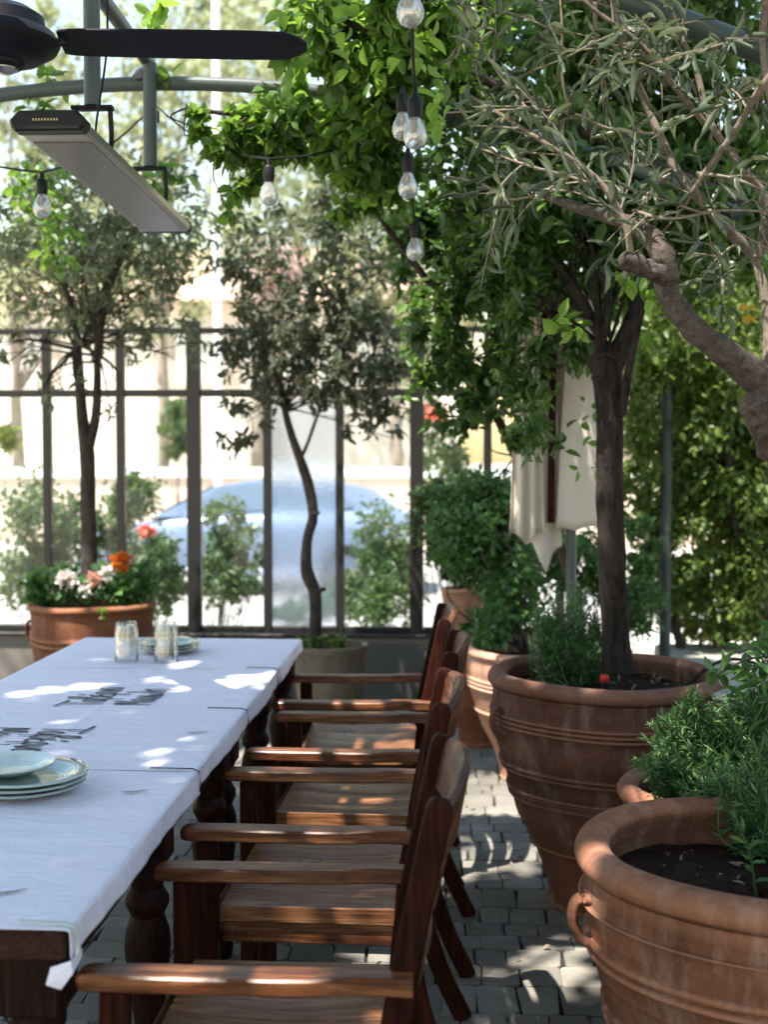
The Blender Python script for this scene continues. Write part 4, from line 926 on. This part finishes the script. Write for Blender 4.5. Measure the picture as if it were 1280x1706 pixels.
climber('sunlit yellow green hedge creeper filling the side behind the dark post', vC, 42000, 620, .048, .026, M['lf_hedge'], (1.95, 6.9, .42),
        [[np.array([1.95, 6.9, .42]), P(1230, 900, 6.9), P(1210, 700, 6.9), P(1190, 520, 6.9)], [np.array([1.4, 7.1, .42]), P(1090, 900, 7.0), P(1080, 700, 6.9), P(1120, 560, 6.9)]], cat='hedge', down=.9)
bush('tall hedge running on unseen along the side of the terrace past the pots', [(np.array([2.35, yy, 1.3]), np.array([.35, .65, 1.35]), 1.0) for yy in (-1.2, -.2, .8, 1.8, 2.8, 3.8, 4.8)], 11000, 260, .085, .05, M['lf_hedge'], (2.35, 2.0, -.01), 'hedge', 'side_hedge', (), .5, 28)  # hedge carried on out of view, added to darken the right side
# -- dark canopy leaves overhead: unseen shade tree crown, its gaps cut to aim the sun flecks
gaps = []; ZC = 6.4
def fleck(x, y_, z, r_):
    k = (ZC - z) / SUNV[2]; gaps.append((x + SUNV[0] * k, y_ + SUNV[1] * k, r_))
FL = ((900, 1640, 3.5, 0, .16), (940, 1600, 3.7, 0, .10), (330, 1150, 4.0, TZ, .075), (270, 1143, 4.1, TZ, .065), (390, 1146, 4.06, TZ, .055), (150, 1150, 4.0, TZ, .05), (300, 1112, 4.4, TZ, .07), (90, 1160, 3.9, TZ, .055), (40, 1165, 3.85, TZ, .05),
      (110, 1215, 3.4, TZ, .025), (60, 1372, 2.52, TZ, .02), (120, 1366, 2.55, TZ, .02), (300, 1290, 2.9, TZ, .015), (250, 1285, 2.95, TZ, .015), (460, 1150, 4.0, TZ, .035),
      (290, 1635, 1.93, .66, .07), (480, 1645, 1.93, .66, .07), (500, 1550, 2.7, .45, .075), (620, 1560, 2.7, .45, .05), (590, 1395, 2.75, .66, .04), (540, 1480, 2.9, .47, .04), (770, 1280, 2.3, .96, .045),
      (1000, 1385, 2.4, .73, .065), (1120, 1200, 3.0, .85, .17), (1210, 1220, 3.05, .82, .17), (560, 1330, 3.6, .47, .17), (620, 1220, 4.3, .47, .22), (480, 1230, 4.3, .47, .1), (470, 1290, 3.3, .66, .04),
      (850, 1400, 4.6, 0, .20), (850, 1280, 5.5, 0, .35), (820, 1330, 5.2, 0, .25), (910, 1180, 4.0, .6, .07), (1000, 1130, 3.8, .8, .05), (640, 1690, 2.2, .47, .05), (1075, 430, 2.65, 1.95, .12), (1230, 390, 2.7, 2.0, .17), (1160, 300, 2.7, 2.1, .14), (950, 240, 2.6, 2.2, .15), (1040, 120, 2.7, 2.3, .17), (1200, 100, 2.7, 2.3, .12), (860, 170, 2.65, 2.3, .08),
      (560, 60, 3.8, 2.8, .21), (640, 150, 3.9, 2.7, .20), (480, 210, 4.1, 2.65, .20), (700, 60, 3.7, 2.75, .19), (390, 220, 4.1, 2.65, .16), (760, 90, 4.0, 2.75, .14), (620, 280, 4.1, 2.4, .15), (270, 20, 3.5, 2.8, .1), (800, 330, 4.9, 2.5, .16), (960, 420, 4.2, 2.2, .10), (730, 560, 5.0, 2.0, .15), (945, 540, 4.0, 2.0, .07), (1080, 480, 4.0, 2.1, .07),
      (130, 1050, 6.0, .6, .10), (240, 1050, 6.0, .6, .04), (160, 965, 6.1, .8, .22), (880, 780, 5.0, 1.4, .09), (960, 740, 5.0, 1.5, .05))
for px, py, Y, z, r_ in FL:
    q = P(px, py, Y); fleck(q[0], q[1], z, r_)
TB = np.array([-5.2, -2.6, -.2]); cv = thing('shade_tree', 'tall spreading unseen shade tree whose leaves roof the whole terrace', 'tree', tuple(TB)); n = 150000
xs = rng.uniform(-5.8, 1.8, n); ys = rng.uniform(-6.0, 5.2, n); zs = ZC + rng.normal(0, .20, n)
keep = np.ones(n, bool); k = (zs - ZC) / SUNV[2]; ex = xs - SUNV[0] * k; ey = ys - SUNV[1] * k; jt = rng.uniform(.75, 1.2, n)
for gx, gy, r_ in gaps: keep &= (ex - gx) ** 2 + (ey - gy) ** 2 > ((r_ + .035) * jt) ** 2
keep &= (ys < 3.4) | ((np.sin(xs * 3.1 + 1.3) * np.sin(ys * 2.6 + .7) + .5 * np.sin(xs * 7 + ys * 6)) < .25)
pts = np.stack([xs, ys, zs], 1)[keep] - TB
leaves('crown', pts, .105, .075, M['lf_canopy'], cv, down=.1, up=1.6)
mb = MB(); top = np.array([.5, .4, 4.6]); mb.tube(smoothpath([(0, 0, 0), (.1, .05, 1.6), (.2, .15, 3.2), top], 5), np.linspace(.22, .13, 16), 14, .05)
for k in range(16):
    e = np.array([random.uniform(-.3, 6.6), random.uniform(-3.0, 7.4), ZC + .2 + random.uniform(.1, .3)]); mb.tube(smoothpath([top, top * .6 + e * .4 + np.array([0, 0, .5]), e], 6), np.linspace(.06, .008, 13), 7)
mb.build('trunk', M['bark_grey'], cv, 60)

# -- olive tree on the right, close to the camera
OB = np.array([.98, 2.85, 0.0]); t = thing('olive_tree', 'olive tree with bare twisting branches reaching in above the near pots', 'olive tree', tuple(OB)); mb = MB(); tw = MB()
main = smoothpath([OB, (.95, 2.80, .5), (.93, 2.75, 1.0), P(1330, 740, 2.7), P(1285, 655, 2.68), P(1225, 600, 2.65), P(1165, 555, 2.62), P(1125, 510, 2.62), P(1108, 470, 2.62), P(1105, 430, 2.63), P(1080, 390, 2.66), P(1030, 365, 2.72), P(960, 345, 2.8), P(905, 325, 2.9)], 5)
rd = np.interp(np.linspace(0, 1, len(main)), [0, .2, .34, .45, .6, .68, .72, .8, .9, 1], [.070, .055, .036, .027, .0245, .027, .025, .020, .013, .007])
mb.tube(main, rd * (1 + .06 * np.sin(np.arange(len(main)) * 1.7)), 18, .05)
mb.tube(smoothpath([P(1120, 462, 2.60), P(1080, 448, 2.57), P(1050, 437, 2.55), P(1034, 430, 2.54)], 4), [.024, .023, .021, .020, .019, .019, .020, .019, .017, .018, .017, .014, .007], 12, .22)
mb.tube(smoothpath([P(1300, 745, 2.7), P(1270, 690, 2.64), P(1250, 668, 2.62)], 4), np.linspace(.05, .028, 9), 12, .12)
br = [[P(1290, 640, 2.72), P(1284, 560, 2.74), P(1272, 480, 2.76), P(1262, 430, 2.78)],
      [P(1262, 432, 2.78), P(1225, 395, 2.76), P(1180, 350, 2.74), P(1130, 285, 2.74), P(1095, 220, 2.76), P(1060, 140, 2.78), P(1035, 60, 2.8), P(1015, -30, 2.84)],
      [P(1262, 432, 2.78), P(1275, 330, 2.75), P(1240, 270, 2.73), P(1180, 205, 2.73), P(1150, 120, 2.75), P(1120, 40, 2.78), P(1100, -40, 2.8)],
      [P(1320, 90, 2.5), P(1270, 150, 2.52), P(1215, 215, 2.55), P(1165, 290, 2.6), P(1130, 350, 2.63)],
      [P(1278, -30, 2.7), P(1270, 60, 2.72), P(1276, 150, 2.74), P(1300, 260, 2.78)],
      [P(1180, 205, 2.73), P(1120, 130, 2.7), P(1060, 70, 2.68), P(990, 10, 2.66), P(960, -30, 2.66)],
      [P(1052, 425, 2.55), P(1042, 360, 2.55), P(1015, 310, 2.56), P(965, 268, 2.58), P(905, 235, 2.6), P(840, 195, 2.64), P(770, 150, 2.7)],
      [P(1015, 310, 2.56), P(950, 300, 2.55), P(880, 275, 2.56), P(800, 245, 2.6)],
      [P(1095, 220, 2.76), P(1020, 215, 2.7), P(950, 190, 2.66), P(870, 185, 2.64), P(735, 190, 2.75)],
      [P(950, 190, 2.66), P(940, 120, 2.66), P(930, 40, 2.68), P(928, -20, 2.7)],
      [P(1165, 290, 2.6), P(1225, 300, 2.55), P(1290, 320, 2.5)], [P(1060, 355, 2.6), P(1120, 362, 2.55), P(1200, 352, 2.5), P(1290, 350, 2.46)],
      [P(870, 185, 2.64), P(830, 120, 2.66), P(790, 60, 2.7), P(760, 90, 2.72)], [P(905, 325, 2.9), P(850, 330, 2.9), P(800, 320, 2.95), P(740, 290, 3.0)],
      [P(1060, 140, 2.78), P(1090, 110, 2.7), P(1150, 85, 2.62), P(1230, 75, 2.55), P(1300, 60, 2.5)], [P(1130, 285, 2.74), P(1100, 300, 2.7), P(1080, 330, 2.66), P(1075, 380, 2.64)],
      [P(1225, 395, 2.76), P(1190, 440, 2.7), P(1170, 470, 2.66)], [P(985, 10, 2.66), P(1000, 90, 2.7), P(1012, 150, 2.75), P(1010, 230, 2.8)],
      [P(880, 275, 2.56), P(845, 310, 2.55), P(820, 350, 2.56)], [P(1262, 432, 2.78), P(1290, 400, 2.75), P(1330, 360, 2.7)]]
r0 = [.018, .014, .0105, .0095, .009, .0072, .0078, .0042, .0042, .004, .0048, .004, .0034, .004, .0048, .004, .004, .0048, .0028, .012]
tp_, td_ = [], []; bm_ = MB()
def twig_leaves(path, n, k0=0.15):
    for _ in range(n):
        i = rng.integers(int(len(path) * k0), len(path)); a = path[i]; d = path[min(i + 1, len(path) - 1)] - path[max(i - 1, 0)]
        d = d / (np.linalg.norm(d) + 1e-9); s_ = unit(rng.normal(size=3)); tp_.append(a + rng.normal(size=3) * .003); td_.append(d * .9 + s_ * .9)
for b, r_ in zip(br, r0):
    p = smoothpath(np.array(b) + rng.normal(size=(len(b), 3)) * .006, 6)
    (bm_ if r_ > .0069 else tw).tube(p, np.linspace(r_, max(.0018, r_ * .45), len(p)), 10 if r_ > .0069 else 6, .05)
    Ltot = np.linalg.norm(np.diff(p, axis=0), axis=1).sum()
    for q in range(int(Ltot * (17 if r_ < .012 else 10))):
        i = rng.integers(2, len(p)); d = p[min(i + 1, len(p) - 1)] - p[max(i - 1, 0)]; d /= np.linalg.norm(d) + 1e-9
        s_ = unit(d * rng.uniform(.2, 1.2) + unit(rng.normal(size=3)) * np.array([1, .8, 1]) + np.array([-.25, 0, .1])); l = rng.uniform(.07, .24)
        e = p[i] + s_ * l
        if e[0] < P(745, 200, max(e[1], 1.5))[0]: continue
        q2 = smoothpath([p[i], p[i] + s_ * l * .5 + rng.normal(size=3) * .012, e + np.array([0, 0, -.015])], 4)
        tw.tube(q2, np.linspace(.0024, .0009, len(q2)), 5); twig_leaves(q2, int(l * 52), .15)
    if r_ < .008: twig_leaves(p, int(Ltot * 26))
mb.v = [tuple(np.array(v) - OB) for v in mb.v]; mb.build('trunk', M['bark_olive'], t, 60)
bm_.v = [tuple(np.array(v) - OB) for v in bm_.v]; bm_.build('branches', M['bark_branch'], t, 60)
tw.v = [tuple(np.array(v) - OB) for v in tw.v]; tw.build('twig_growth', M['bark_twig'], t, 60, kind='stuff')
leaves('crown', np.array(tp_) - OB, .060, .0094, M['lf_olive'], t, down=.1, dirs=np.array(td_), templ=T_NEAR, up=.7)

# -- rosemary plants
def rosemary(label, base, ells, ns, per, L, loc):
    loc = np.array(loc); t = thing('rosemary_plant', label, 'rosemary', tuple(loc)); mb = MB(); pp, dd = [], []
    for i in range(ns):
        c_, r_, _ = ells[i % len(ells)]; e = c_ + unit(rng.normal(size=3) + np.array([0, 0, .5])) * r_ * rng.uniform(.45, 1.0)
        b = np.array(base) + rng.normal(size=3) * np.array([.05, .04, 0]); m_ = b * .45 + e * .55 + rng.normal(size=3) * .02 - np.array([0, 0, .03])
        p = smoothpath([b, m_, e], 10); mb.tube(p, np.linspace(.003, .0011, len(p)), 5)
        for _ in range(per):
            u = rng.uniform(.15, 1) ** .8; k = u * (len(p) - 1); i0 = int(min(k, len(p) - 2)); a = p[i0] + (p[i0 + 1] - p[i0]) * (k - i0); d = unit(p[i0 + 1] - p[i0])
            pp.append(a); dd.append(d * .75 + unit(rng.normal(size=3)) * .95)
    mb.v = [tuple(np.array(v) - loc) for v in mb.v]; mb.build('stem', M['lf_rosemary'], t)
    leaves('needles', np.array(pp) - loc, L, L * .15, M['lf_rosemary'], t, dirs=np.array(dd) * 1.4, templ=T_FAR, down=0, var=.35)
rb = (PR[0], 3.15, .60)
rosemary('rosemary bush sprouting behind the nearest pot', rb, [E(1170, 1290, 70, 45, 2.95, .10), E(1120, 1230, 50, 55, 2.98, .08), E(1230, 1250, 60, 60, 3.05, .10), E(1190, 1190, 60, 35, 3.05, .08), E(1110, 1290, 40, 30, 2.9, .06), E(1250, 1320, 50, 40, 2.9, .1), E(1150, 1170, 14, 24, 3.0, .03), E(1090, 1270, 35, 40, 2.92, .06), E(1260, 1200, 40, 50, 3.05, .08), E(1200, 1340, 70, 40, 2.85, .08), E(1245, 1370, 45, 30, 2.78, .06), E(1190, 1330, 60, 30, 2.82, .06)], 300, 60, .031, rb)
rb2 = (PM[0] - .10, 4.25, .735)
rosemary('rosemary bush growing at the back of the dark urn', rb2, [E(930, 1060, 50, 40, 4.3, .12), E(960, 1010, 50, 40, 4.35, .12), E(900, 1040, 30, 30, 4.25, .1), E(985, 1060, 35, 35, 4.3, .1), E(925, 1085, 50, 22, 4.2, .1), E(970, 1090, 40, 20, 4.2, .1)], 190, 70, .028, rb2)
rb3 = (PN[0] + .16, 2.66, .645)
rosemary('rosemary sprigs leaning over the back of the nearest pot', rb3, [E(1250, 1310, 50, 40, 2.66, .07), E(1272, 1345, 30, 30, 2.62, .05), E(1205, 1305, 40, 35, 2.72, .06), E(1270, 1265, 35, 45, 2.70, .07)], 62, 46, .029, rb3)
# seedling in the near pot
sl = P(1262, 1470, 2.40); sl[2] = .640; t = thing('seedling', 'small leafy seedling standing in the nearest pot', 'seedling', tuple(sl)); mb = MB()
p = smoothpath([P(1262, 1510, 2.40), P(1258, 1470, 2.40), P(1252, 1430, 2.40), P(1238, 1390, 2.4), P(1222, 1350, 2.4)], 5); mb.tube(p - sl, np.linspace(.0028, .0014, len(p)), 6); mb.build('stem', M['lf_bush'], t)
leaves('leaf', np.array([p[i] for i in (5, 7, 9, 10, 12, 13, 15, 15, 15)]) - sl, .036, .011, M['lf_bush'], t, dirs=np.array([[s_ * .8, -.2, .5] for s_ in (1, -1, 1, -1, 1, -1, .4, -.5, 0)]) * 2, templ=T_NEAR, down=-.2)
# dry litter on the soil of both pots
def litter(label, c_, r_, z, n_, L):
    a = rng.uniform(0, 6.28, n_); q = r_ * np.sqrt(rng.uniform(0, 1, n_)); pts_ = np.stack([q * np.cos(a), q * np.sin(a), np.full(n_, .012)], 1)
    o = leaves('leaf_litter', pts_, L, L * .45, M['dry'], None, down=0, up=2.5, spread=.9, var=.6); o.location = (c_[0], c_[1], z); tag(o, label, 'leaf litter', kind='stuff')
litter('dry leaf crumbs on the soil of the nearest pot', (PN[0], 2.46), .27, .643, 60, .018); litter('dry leaf crumbs on the soil of the dark urn', (PM[0], 4.13), .30, .738, 70, .024)
litter('dry leaves fallen on the paving beside the chairs', (.30, 4.2), 1.3, .0, 150, .026)

# -- citrus like plant in the metal box
cb = np.array(bx.location) + np.array([0, 0, .80]); t = thing('citrus_plant', 'glossy leafed plant leaning out of the metal planter box', 'plant', tuple(cb)); mb = MB(); pp, dd = [], []
for e in (P(1195, 1120, 3.2), P(1215, 1090, 3.25), P(1240, 1120, 3.1), P(1262, 1085, 3.2), P(1255, 1150, 3.05), P(1275, 1200, 3.0), P(1238, 1165, 3.1), P(1300, 1100, 3.1), P(1290, 1060, 3.3), P(1225, 1190, 3.1), P(1270, 1140, 3.0)):
    p = smoothpath([cb + np.array([.02, 0, 0]), (cb + e) / 2 + np.array([0, 0, .10]), e], 6); mb.tube(p - cb, np.linspace(.006, .0016, len(p)), 6)
    for k in range(15):
        i = rng.integers(5, len(p)); pp.append(p[i]); dd.append(unit(p[min(i + 1, len(p) - 1)] - p[i - 1]) * .8 + unit(rng.normal(size=3)))
mb.build('stem', M['bark_twig'], t); leaves('leaf', np.array(pp) - cb, .062, .024, M['lf_bush'], t, dirs=np.array(dd), templ=T_NEAR, down=.3)

# -- potted trees by the screen
loc = np.array([P(150, 960, 6.25)[0], 6.25, .70]); t = thing('potted_tree', 'forked grey leaved tree growing in the orange flower pot', 'tree', tuple(loc)); mb = MB()
mb.tube(smoothpath([P(149, 975, 6.25), P(147, 880, 6.25), P(146, 790, 6.25), P(144, 740, 6.25)], 4), np.linspace(.044, .038, 13), 12, .05)
mb.tube(smoothpath([P(143, 750, 6.25), P(136, 690, 6.25), P(131, 620, 6.25), P(125, 540, 6.27), P(105, 470, 6.3), P(80, 400, 6.3)], 4), np.linspace(.036, .010, 21), 10, .05)
mb.tube(smoothpath([P(146, 750, 6.25), P(158, 700, 6.25), P(162, 640, 6.25), P(163, 560, 6.2), P(185, 470, 6.2), P(215, 390, 6.2)], 4), np.linspace(.030, .008, 21), 10, .05)
cr = [E(70, 420, 140, 130, 6.3, .5), E(200, 480, 150, 110, 6.2, .45), E(290, 370, 110, 130, 6.3, .4), E(150, 310, 140, 100, 6.2, .4), E(10, 560, 80, 60, 6.3, .3, .4), E(270, 570, 80, 60, 6.2, .25, .5), E(90, 640, 50, 50, 6.1, .15, .25), E(190, 690, 30, 40, 6.1, .12, .2)]
limbs(mb, P(128, 580, 6.25), cr, 16, .02, 6, 4); limbs(mb, P(163, 600, 6.22), cr, 10, .014, 6, 3)
offset_tree(t, mb, M['bark_grey'], None, [(clumps(cr, 4200, 330, .20, .05), .052, .022, M['lf_grey'], dict(down=.4))], loc)
loc = np.array([P(525, 1075, 6.55)[0], 6.55, .46]); t = thing('potted_tree', 'thin crooked tree growing in the stone planter', 'tree', tuple(loc)); mb = MB()
mb.tube(smoothpath([P(524, 1085, 6.55), P(526, 1020, 6.55), P(524, 985, 6.55), P(511, 950, 6.55), P(512, 900, 6.55), P(522, 858, 6.55), P(513, 805, 6.55), P(500, 765, 6.55), P(486, 725, 6.55), P(474, 680, 6.55), P(462, 610, 6.55)], 4), np.interp(np.linspace(0, 1, 41), [0, .2, .27, .4, .6, .8, 1], [.036, .034, .037, .027, .030, .022, .014]), 12, .04)
mb.tube([P(530, 985, 6.53), P(541, 981, 6.5)], [.016, .012], 8); mb.tube([P(520, 856, 6.53), P(531, 854, 6.5)], [.014, .011], 8)
mb.tube(smoothpath([P(500, 765, 6.55), P(512, 740, 6.5), P(530, 690, 6.5), P(560, 620, 6.5), P(600, 560, 6.5)], 4), np.linspace(.012, .005, 17), 8)
cr = [E(460, 600, 110, 85, 6.55, .4), E(580, 650, 100, 80, 6.5, .35), E(520, 520, 150, 80, 6.55, .4), E(620, 560, 90, 80, 6.6, .3), E(470, 410, 130, 100, 6.6, .4, .7), E(610, 400, 100, 100, 6.6, .35, .6), E(400, 690, 45, 80, 6.5, .2, .6), E(650, 690, 45, 55, 6.5, .2, .5), E(540, 320, 90, 70, 6.6, .3, .4)]
limbs(mb, P(474, 680, 6.55), cr, 18, .013, 6, 4)
offset_tree(t, mb, M['bark_grey'], None, [(clumps(cr, 4600, 300, .20, .05), .060, .026, m_leaf('leaf_dull', (.038, .048, .030), (.15, .17, .11), .3, .45, (.18, .22, .09)), dict(down=.6)),
    (clumps([E(545, 1068, 45, 8, 6.5, .12)], 150, 12, .6), .04, .022, M['lf_hedge'], dict())], loc)

# -- flowers in the orange pot
def flowering(label, ells, n, k, L, W, mat, loc, blooms):
    loc = np.array(loc); t = thing('flowering_plant', label, 'flowering plant', tuple(loc)); mb = MB()
    for c_, r_, _ in ells:
        for q in range(4): mb.tube(smoothpath([loc + rng.normal(size=3) * .03 * np.array([1, 1, 0]), (loc + c_) / 2 + rng.normal(size=3) * .03, c_ + rng.normal(size=3) * r_ * .4], 4) - loc, np.linspace(.005, .002, 9), 5)
    for (px, py, Y, r_, m, np_) in blooms:
        c_ = P(px, py, Y); mb.tube(smoothpath([loc, (loc + c_) / 2 + np.array([.02, 0, .02]), c_], 4) - loc, np.linspace(.004, .002, 9), 5)
    mb.build('stem', M['lf_bush'], t)
    leaves('foliage', clumps(ells, n, k, .4) - loc, L, W, mat, t)
    for (px, py, Y, r_, m, np_) in blooms:
        c_ = P(px, py, Y); u = unit(rng.normal(size=(np_, 3)) + np.array([0, -.3, .6])); leaves('bloom', c_ + u * r_ * .55 - loc, r_ * .75, r_ * .6, m, t, dirs=u * 1.5, down=0)
flowering('white and peach flowering geranium in the orange pot', [E(100, 970, 55, 26, 6.2, .18), E(170, 975, 60, 22, 6.15, .15), E(70, 995, 25, 20, 6.15, .1)], 1100, 60, .045, .040, M['lf_bush'], (PL[0] - .06, 6.2, .70),
          [(112, 968, 6.05, .05, M['pet_white'], 60), (155, 965, 6.05, .04, M['pet_peach'], 40), (178, 956, 6.05, .035, M['pet_white'], 40), (140, 985, 6.0, .03, M['pet_white'], 30), (92, 985, 6.1, .03, M['pet_white'], 26), (170, 1022, 5.92, .03, M['lf_lime'], 18)])
flowering('orange marigold in the pot of flowers by the screen', [E(225, 965, 45, 35, 6.25, .15), E(205, 990, 40, 18, 6.15, .1)], 620, 40, .045, .022, M['lf_bush'], (PL[0] + .17, 6.25, .70), [(201, 937, 6.15, .05, M['pet_orange'], 70), (219, 933, 6.2, .025, M['pet_peach'], 24)])
# -- bushes between the screen and the dark urn
bush('dense green bush spilling from the pale urn', [E(800, 900, 85, 80, 6.1, .3), E(850, 980, 70, 70, 6.0, .3), E(770, 840, 60, 50, 6.3, .25), E(840, 830, 60, 50, 6.2, .25), E(830, 1050, 40, 40, 5.7, .2)], 7800, 130, .046, .024, M['lf_bush'], (P(885, 1075, 5.75)[0], 5.8, .57))
bush('pale green bush growing out of the small pot on the plinth', [E(740, 900, 45, 60, 7.3, .2), E(720, 840, 40, 40, 7.3, .2), E(760, 940, 40, 30, 7.25, .15)], 1900, 50, .045, .024, M['lf_shrub'], (P(772, 985, 7.3)[0], 7.33, .71))
bush('trailing green plant in the orange floor pot', [E(795, 1040, 30, 24, 6.4, .12), E(810, 1075, 30, 30, 6.3, .1)], 700, 24, .04, .022, M['lf_bush'], (P(800, 1060, 6.5)[0], 6.45, .50))
bush('feathery green bush behind the rosemary and parasol pole', [E(920, 930, 60, 60, 6.4, .3), E(985, 950, 50, 70, 6.5, .3), E(1060, 1000, 50, 70, 6.5, .3), E(1075, 900, 30, 60, 6.6, .2)], 4200, 80, .045, .02, M['lf_bush'], (P(980, 1100, 6.5)[0], 6.5, 0))
bush('low weed growing at the foot of the plinth wall', [E(690, 1180, 22, 14, 7.0, .06), E(700, 1158, 14, 14, 7.05, .05)], 120, 12, .045, .028, M['lf_shrub'], (P(692, 1195, 7.0)[0], 7.0, 0), tw_=5)

# -- shrubs outside the screen
SH = [('tall loose shrub outside the screen beyond the orange pot', [E(80, 860, 70, 70, 9.0, .4), E(50, 960, 60, 60, 9.0, .4), E(120, 930, 50, 70, 9.1, .3)], 3600, -3.1, []),
      ('shrub with a coral flower outside the screen between two posts', [E(215, 830, 50, 50, 9.2, .35), E(250, 930, 60, 50, 9.0, .4), E(270, 990, 50, 40, 8.9, .3), E(190, 880, 40, 60, 9.3, .3)], 3800, -2.4, [(clumps([E(240, 882, 14, 7, 8.6, .04)], 60, 5, .5), .05, .04, M['pet_coral'], dict())]),
      ('light green shrub outside the screen in front of the car bonnet', [E(380, 880, 50, 50, 9.2, .35), E(370, 960, 45, 60, 9.0, .35), E(420, 940, 30, 50, 9.1, .3)], 2300, -1.75, []),
      ('shrub outside the screen behind the thin crooked tree', [E(540, 1010, 40, 25, 9.3, .25), E(480, 1020, 40, 20, 9.3, .25), E(580, 990, 40, 40, 9.2, .25)], 1500, -1.1, []),
      ('bushy shrub outside the screen next to the wide post', [E(640, 900, 60, 60, 9.1, .4), E(650, 980, 60, 60, 8.9, .4), E(610, 990, 40, 50, 9.0, .3)], 3300, -.45, []),
      ('shrub with pink blossom outside the screen beyond the climber', [E(740, 760, 45, 70, 9.3, .3), E(780, 860, 60, 80, 9.3, .4), E(710, 700, 30, 40, 9.4, .2)], 2600, .15, [(clumps([E(735, 690, 20, 12, 9.0, .06)], 130, 8, .5), .05, .04, M['pet_coral'], dict())])]
for lb, el, n_, x, ex in SH: bush(lb, el, n_, 90, .055, .028, M['lf_shrub'], (x, 9.1, -.2), 'shrub', 'shrub', ex)

# -- trees beyond the street
def far_tree(label, loc, hgt, ells, n_, mat, L=.24):
    loc = np.array(loc, float); t = thing('street_tree', label, 'tree', tuple(loc), 'trees beyond the street'); mb = MB()
    top = loc + np.array([.1, 0, hgt]); mb.tube(smoothpath([loc, loc + np.array([.15, 0, hgt * .4]), top], 4), np.linspace(.2, .12, 9), 10, .05); limbs(mb, top, ells, 12, .09, 6, 3, .012)
    offset_tree(t, mb, M['bark_pale'], None, [(clumps(ells, int(n_ * .6), 150, .30, .25), L, L * .55, mat, dict(down=.4, templ=T_FAR))], loc)
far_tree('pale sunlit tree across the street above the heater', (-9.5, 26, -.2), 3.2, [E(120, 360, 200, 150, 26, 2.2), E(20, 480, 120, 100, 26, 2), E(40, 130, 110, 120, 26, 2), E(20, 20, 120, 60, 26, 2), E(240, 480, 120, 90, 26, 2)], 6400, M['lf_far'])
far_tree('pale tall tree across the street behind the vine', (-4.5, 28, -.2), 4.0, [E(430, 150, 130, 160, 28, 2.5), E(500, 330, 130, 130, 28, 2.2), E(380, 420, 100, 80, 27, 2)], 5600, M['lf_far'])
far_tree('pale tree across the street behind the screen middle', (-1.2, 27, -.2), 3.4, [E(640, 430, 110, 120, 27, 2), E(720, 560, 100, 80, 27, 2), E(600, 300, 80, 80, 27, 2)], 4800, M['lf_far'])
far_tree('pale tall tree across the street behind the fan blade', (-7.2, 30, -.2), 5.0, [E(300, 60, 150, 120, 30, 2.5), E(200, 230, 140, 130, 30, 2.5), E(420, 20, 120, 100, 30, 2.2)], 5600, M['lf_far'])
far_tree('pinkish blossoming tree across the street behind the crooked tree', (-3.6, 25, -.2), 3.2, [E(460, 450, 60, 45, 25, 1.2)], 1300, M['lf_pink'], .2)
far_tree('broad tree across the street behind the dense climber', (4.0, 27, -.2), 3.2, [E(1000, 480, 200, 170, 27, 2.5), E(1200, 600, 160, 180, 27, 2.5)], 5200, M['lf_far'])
bush('clipped green bush beside the far boundary wall', [E(295, 715, 26, 50, 21.0, .6)], 900, 30, .14, .08, M['lf_shrub'], (P(295, 780, 21.0)[0], 21.0, -.04))
bush('bright green agave clump before the far gate', [E(12, 735, 12, 16, 21.0, .3)], 260, 8, .22, .05, M['lf_hedge'], (P(12, 770, 21.0)[0], 21.0, -.04), down=-.8, tw_=4)
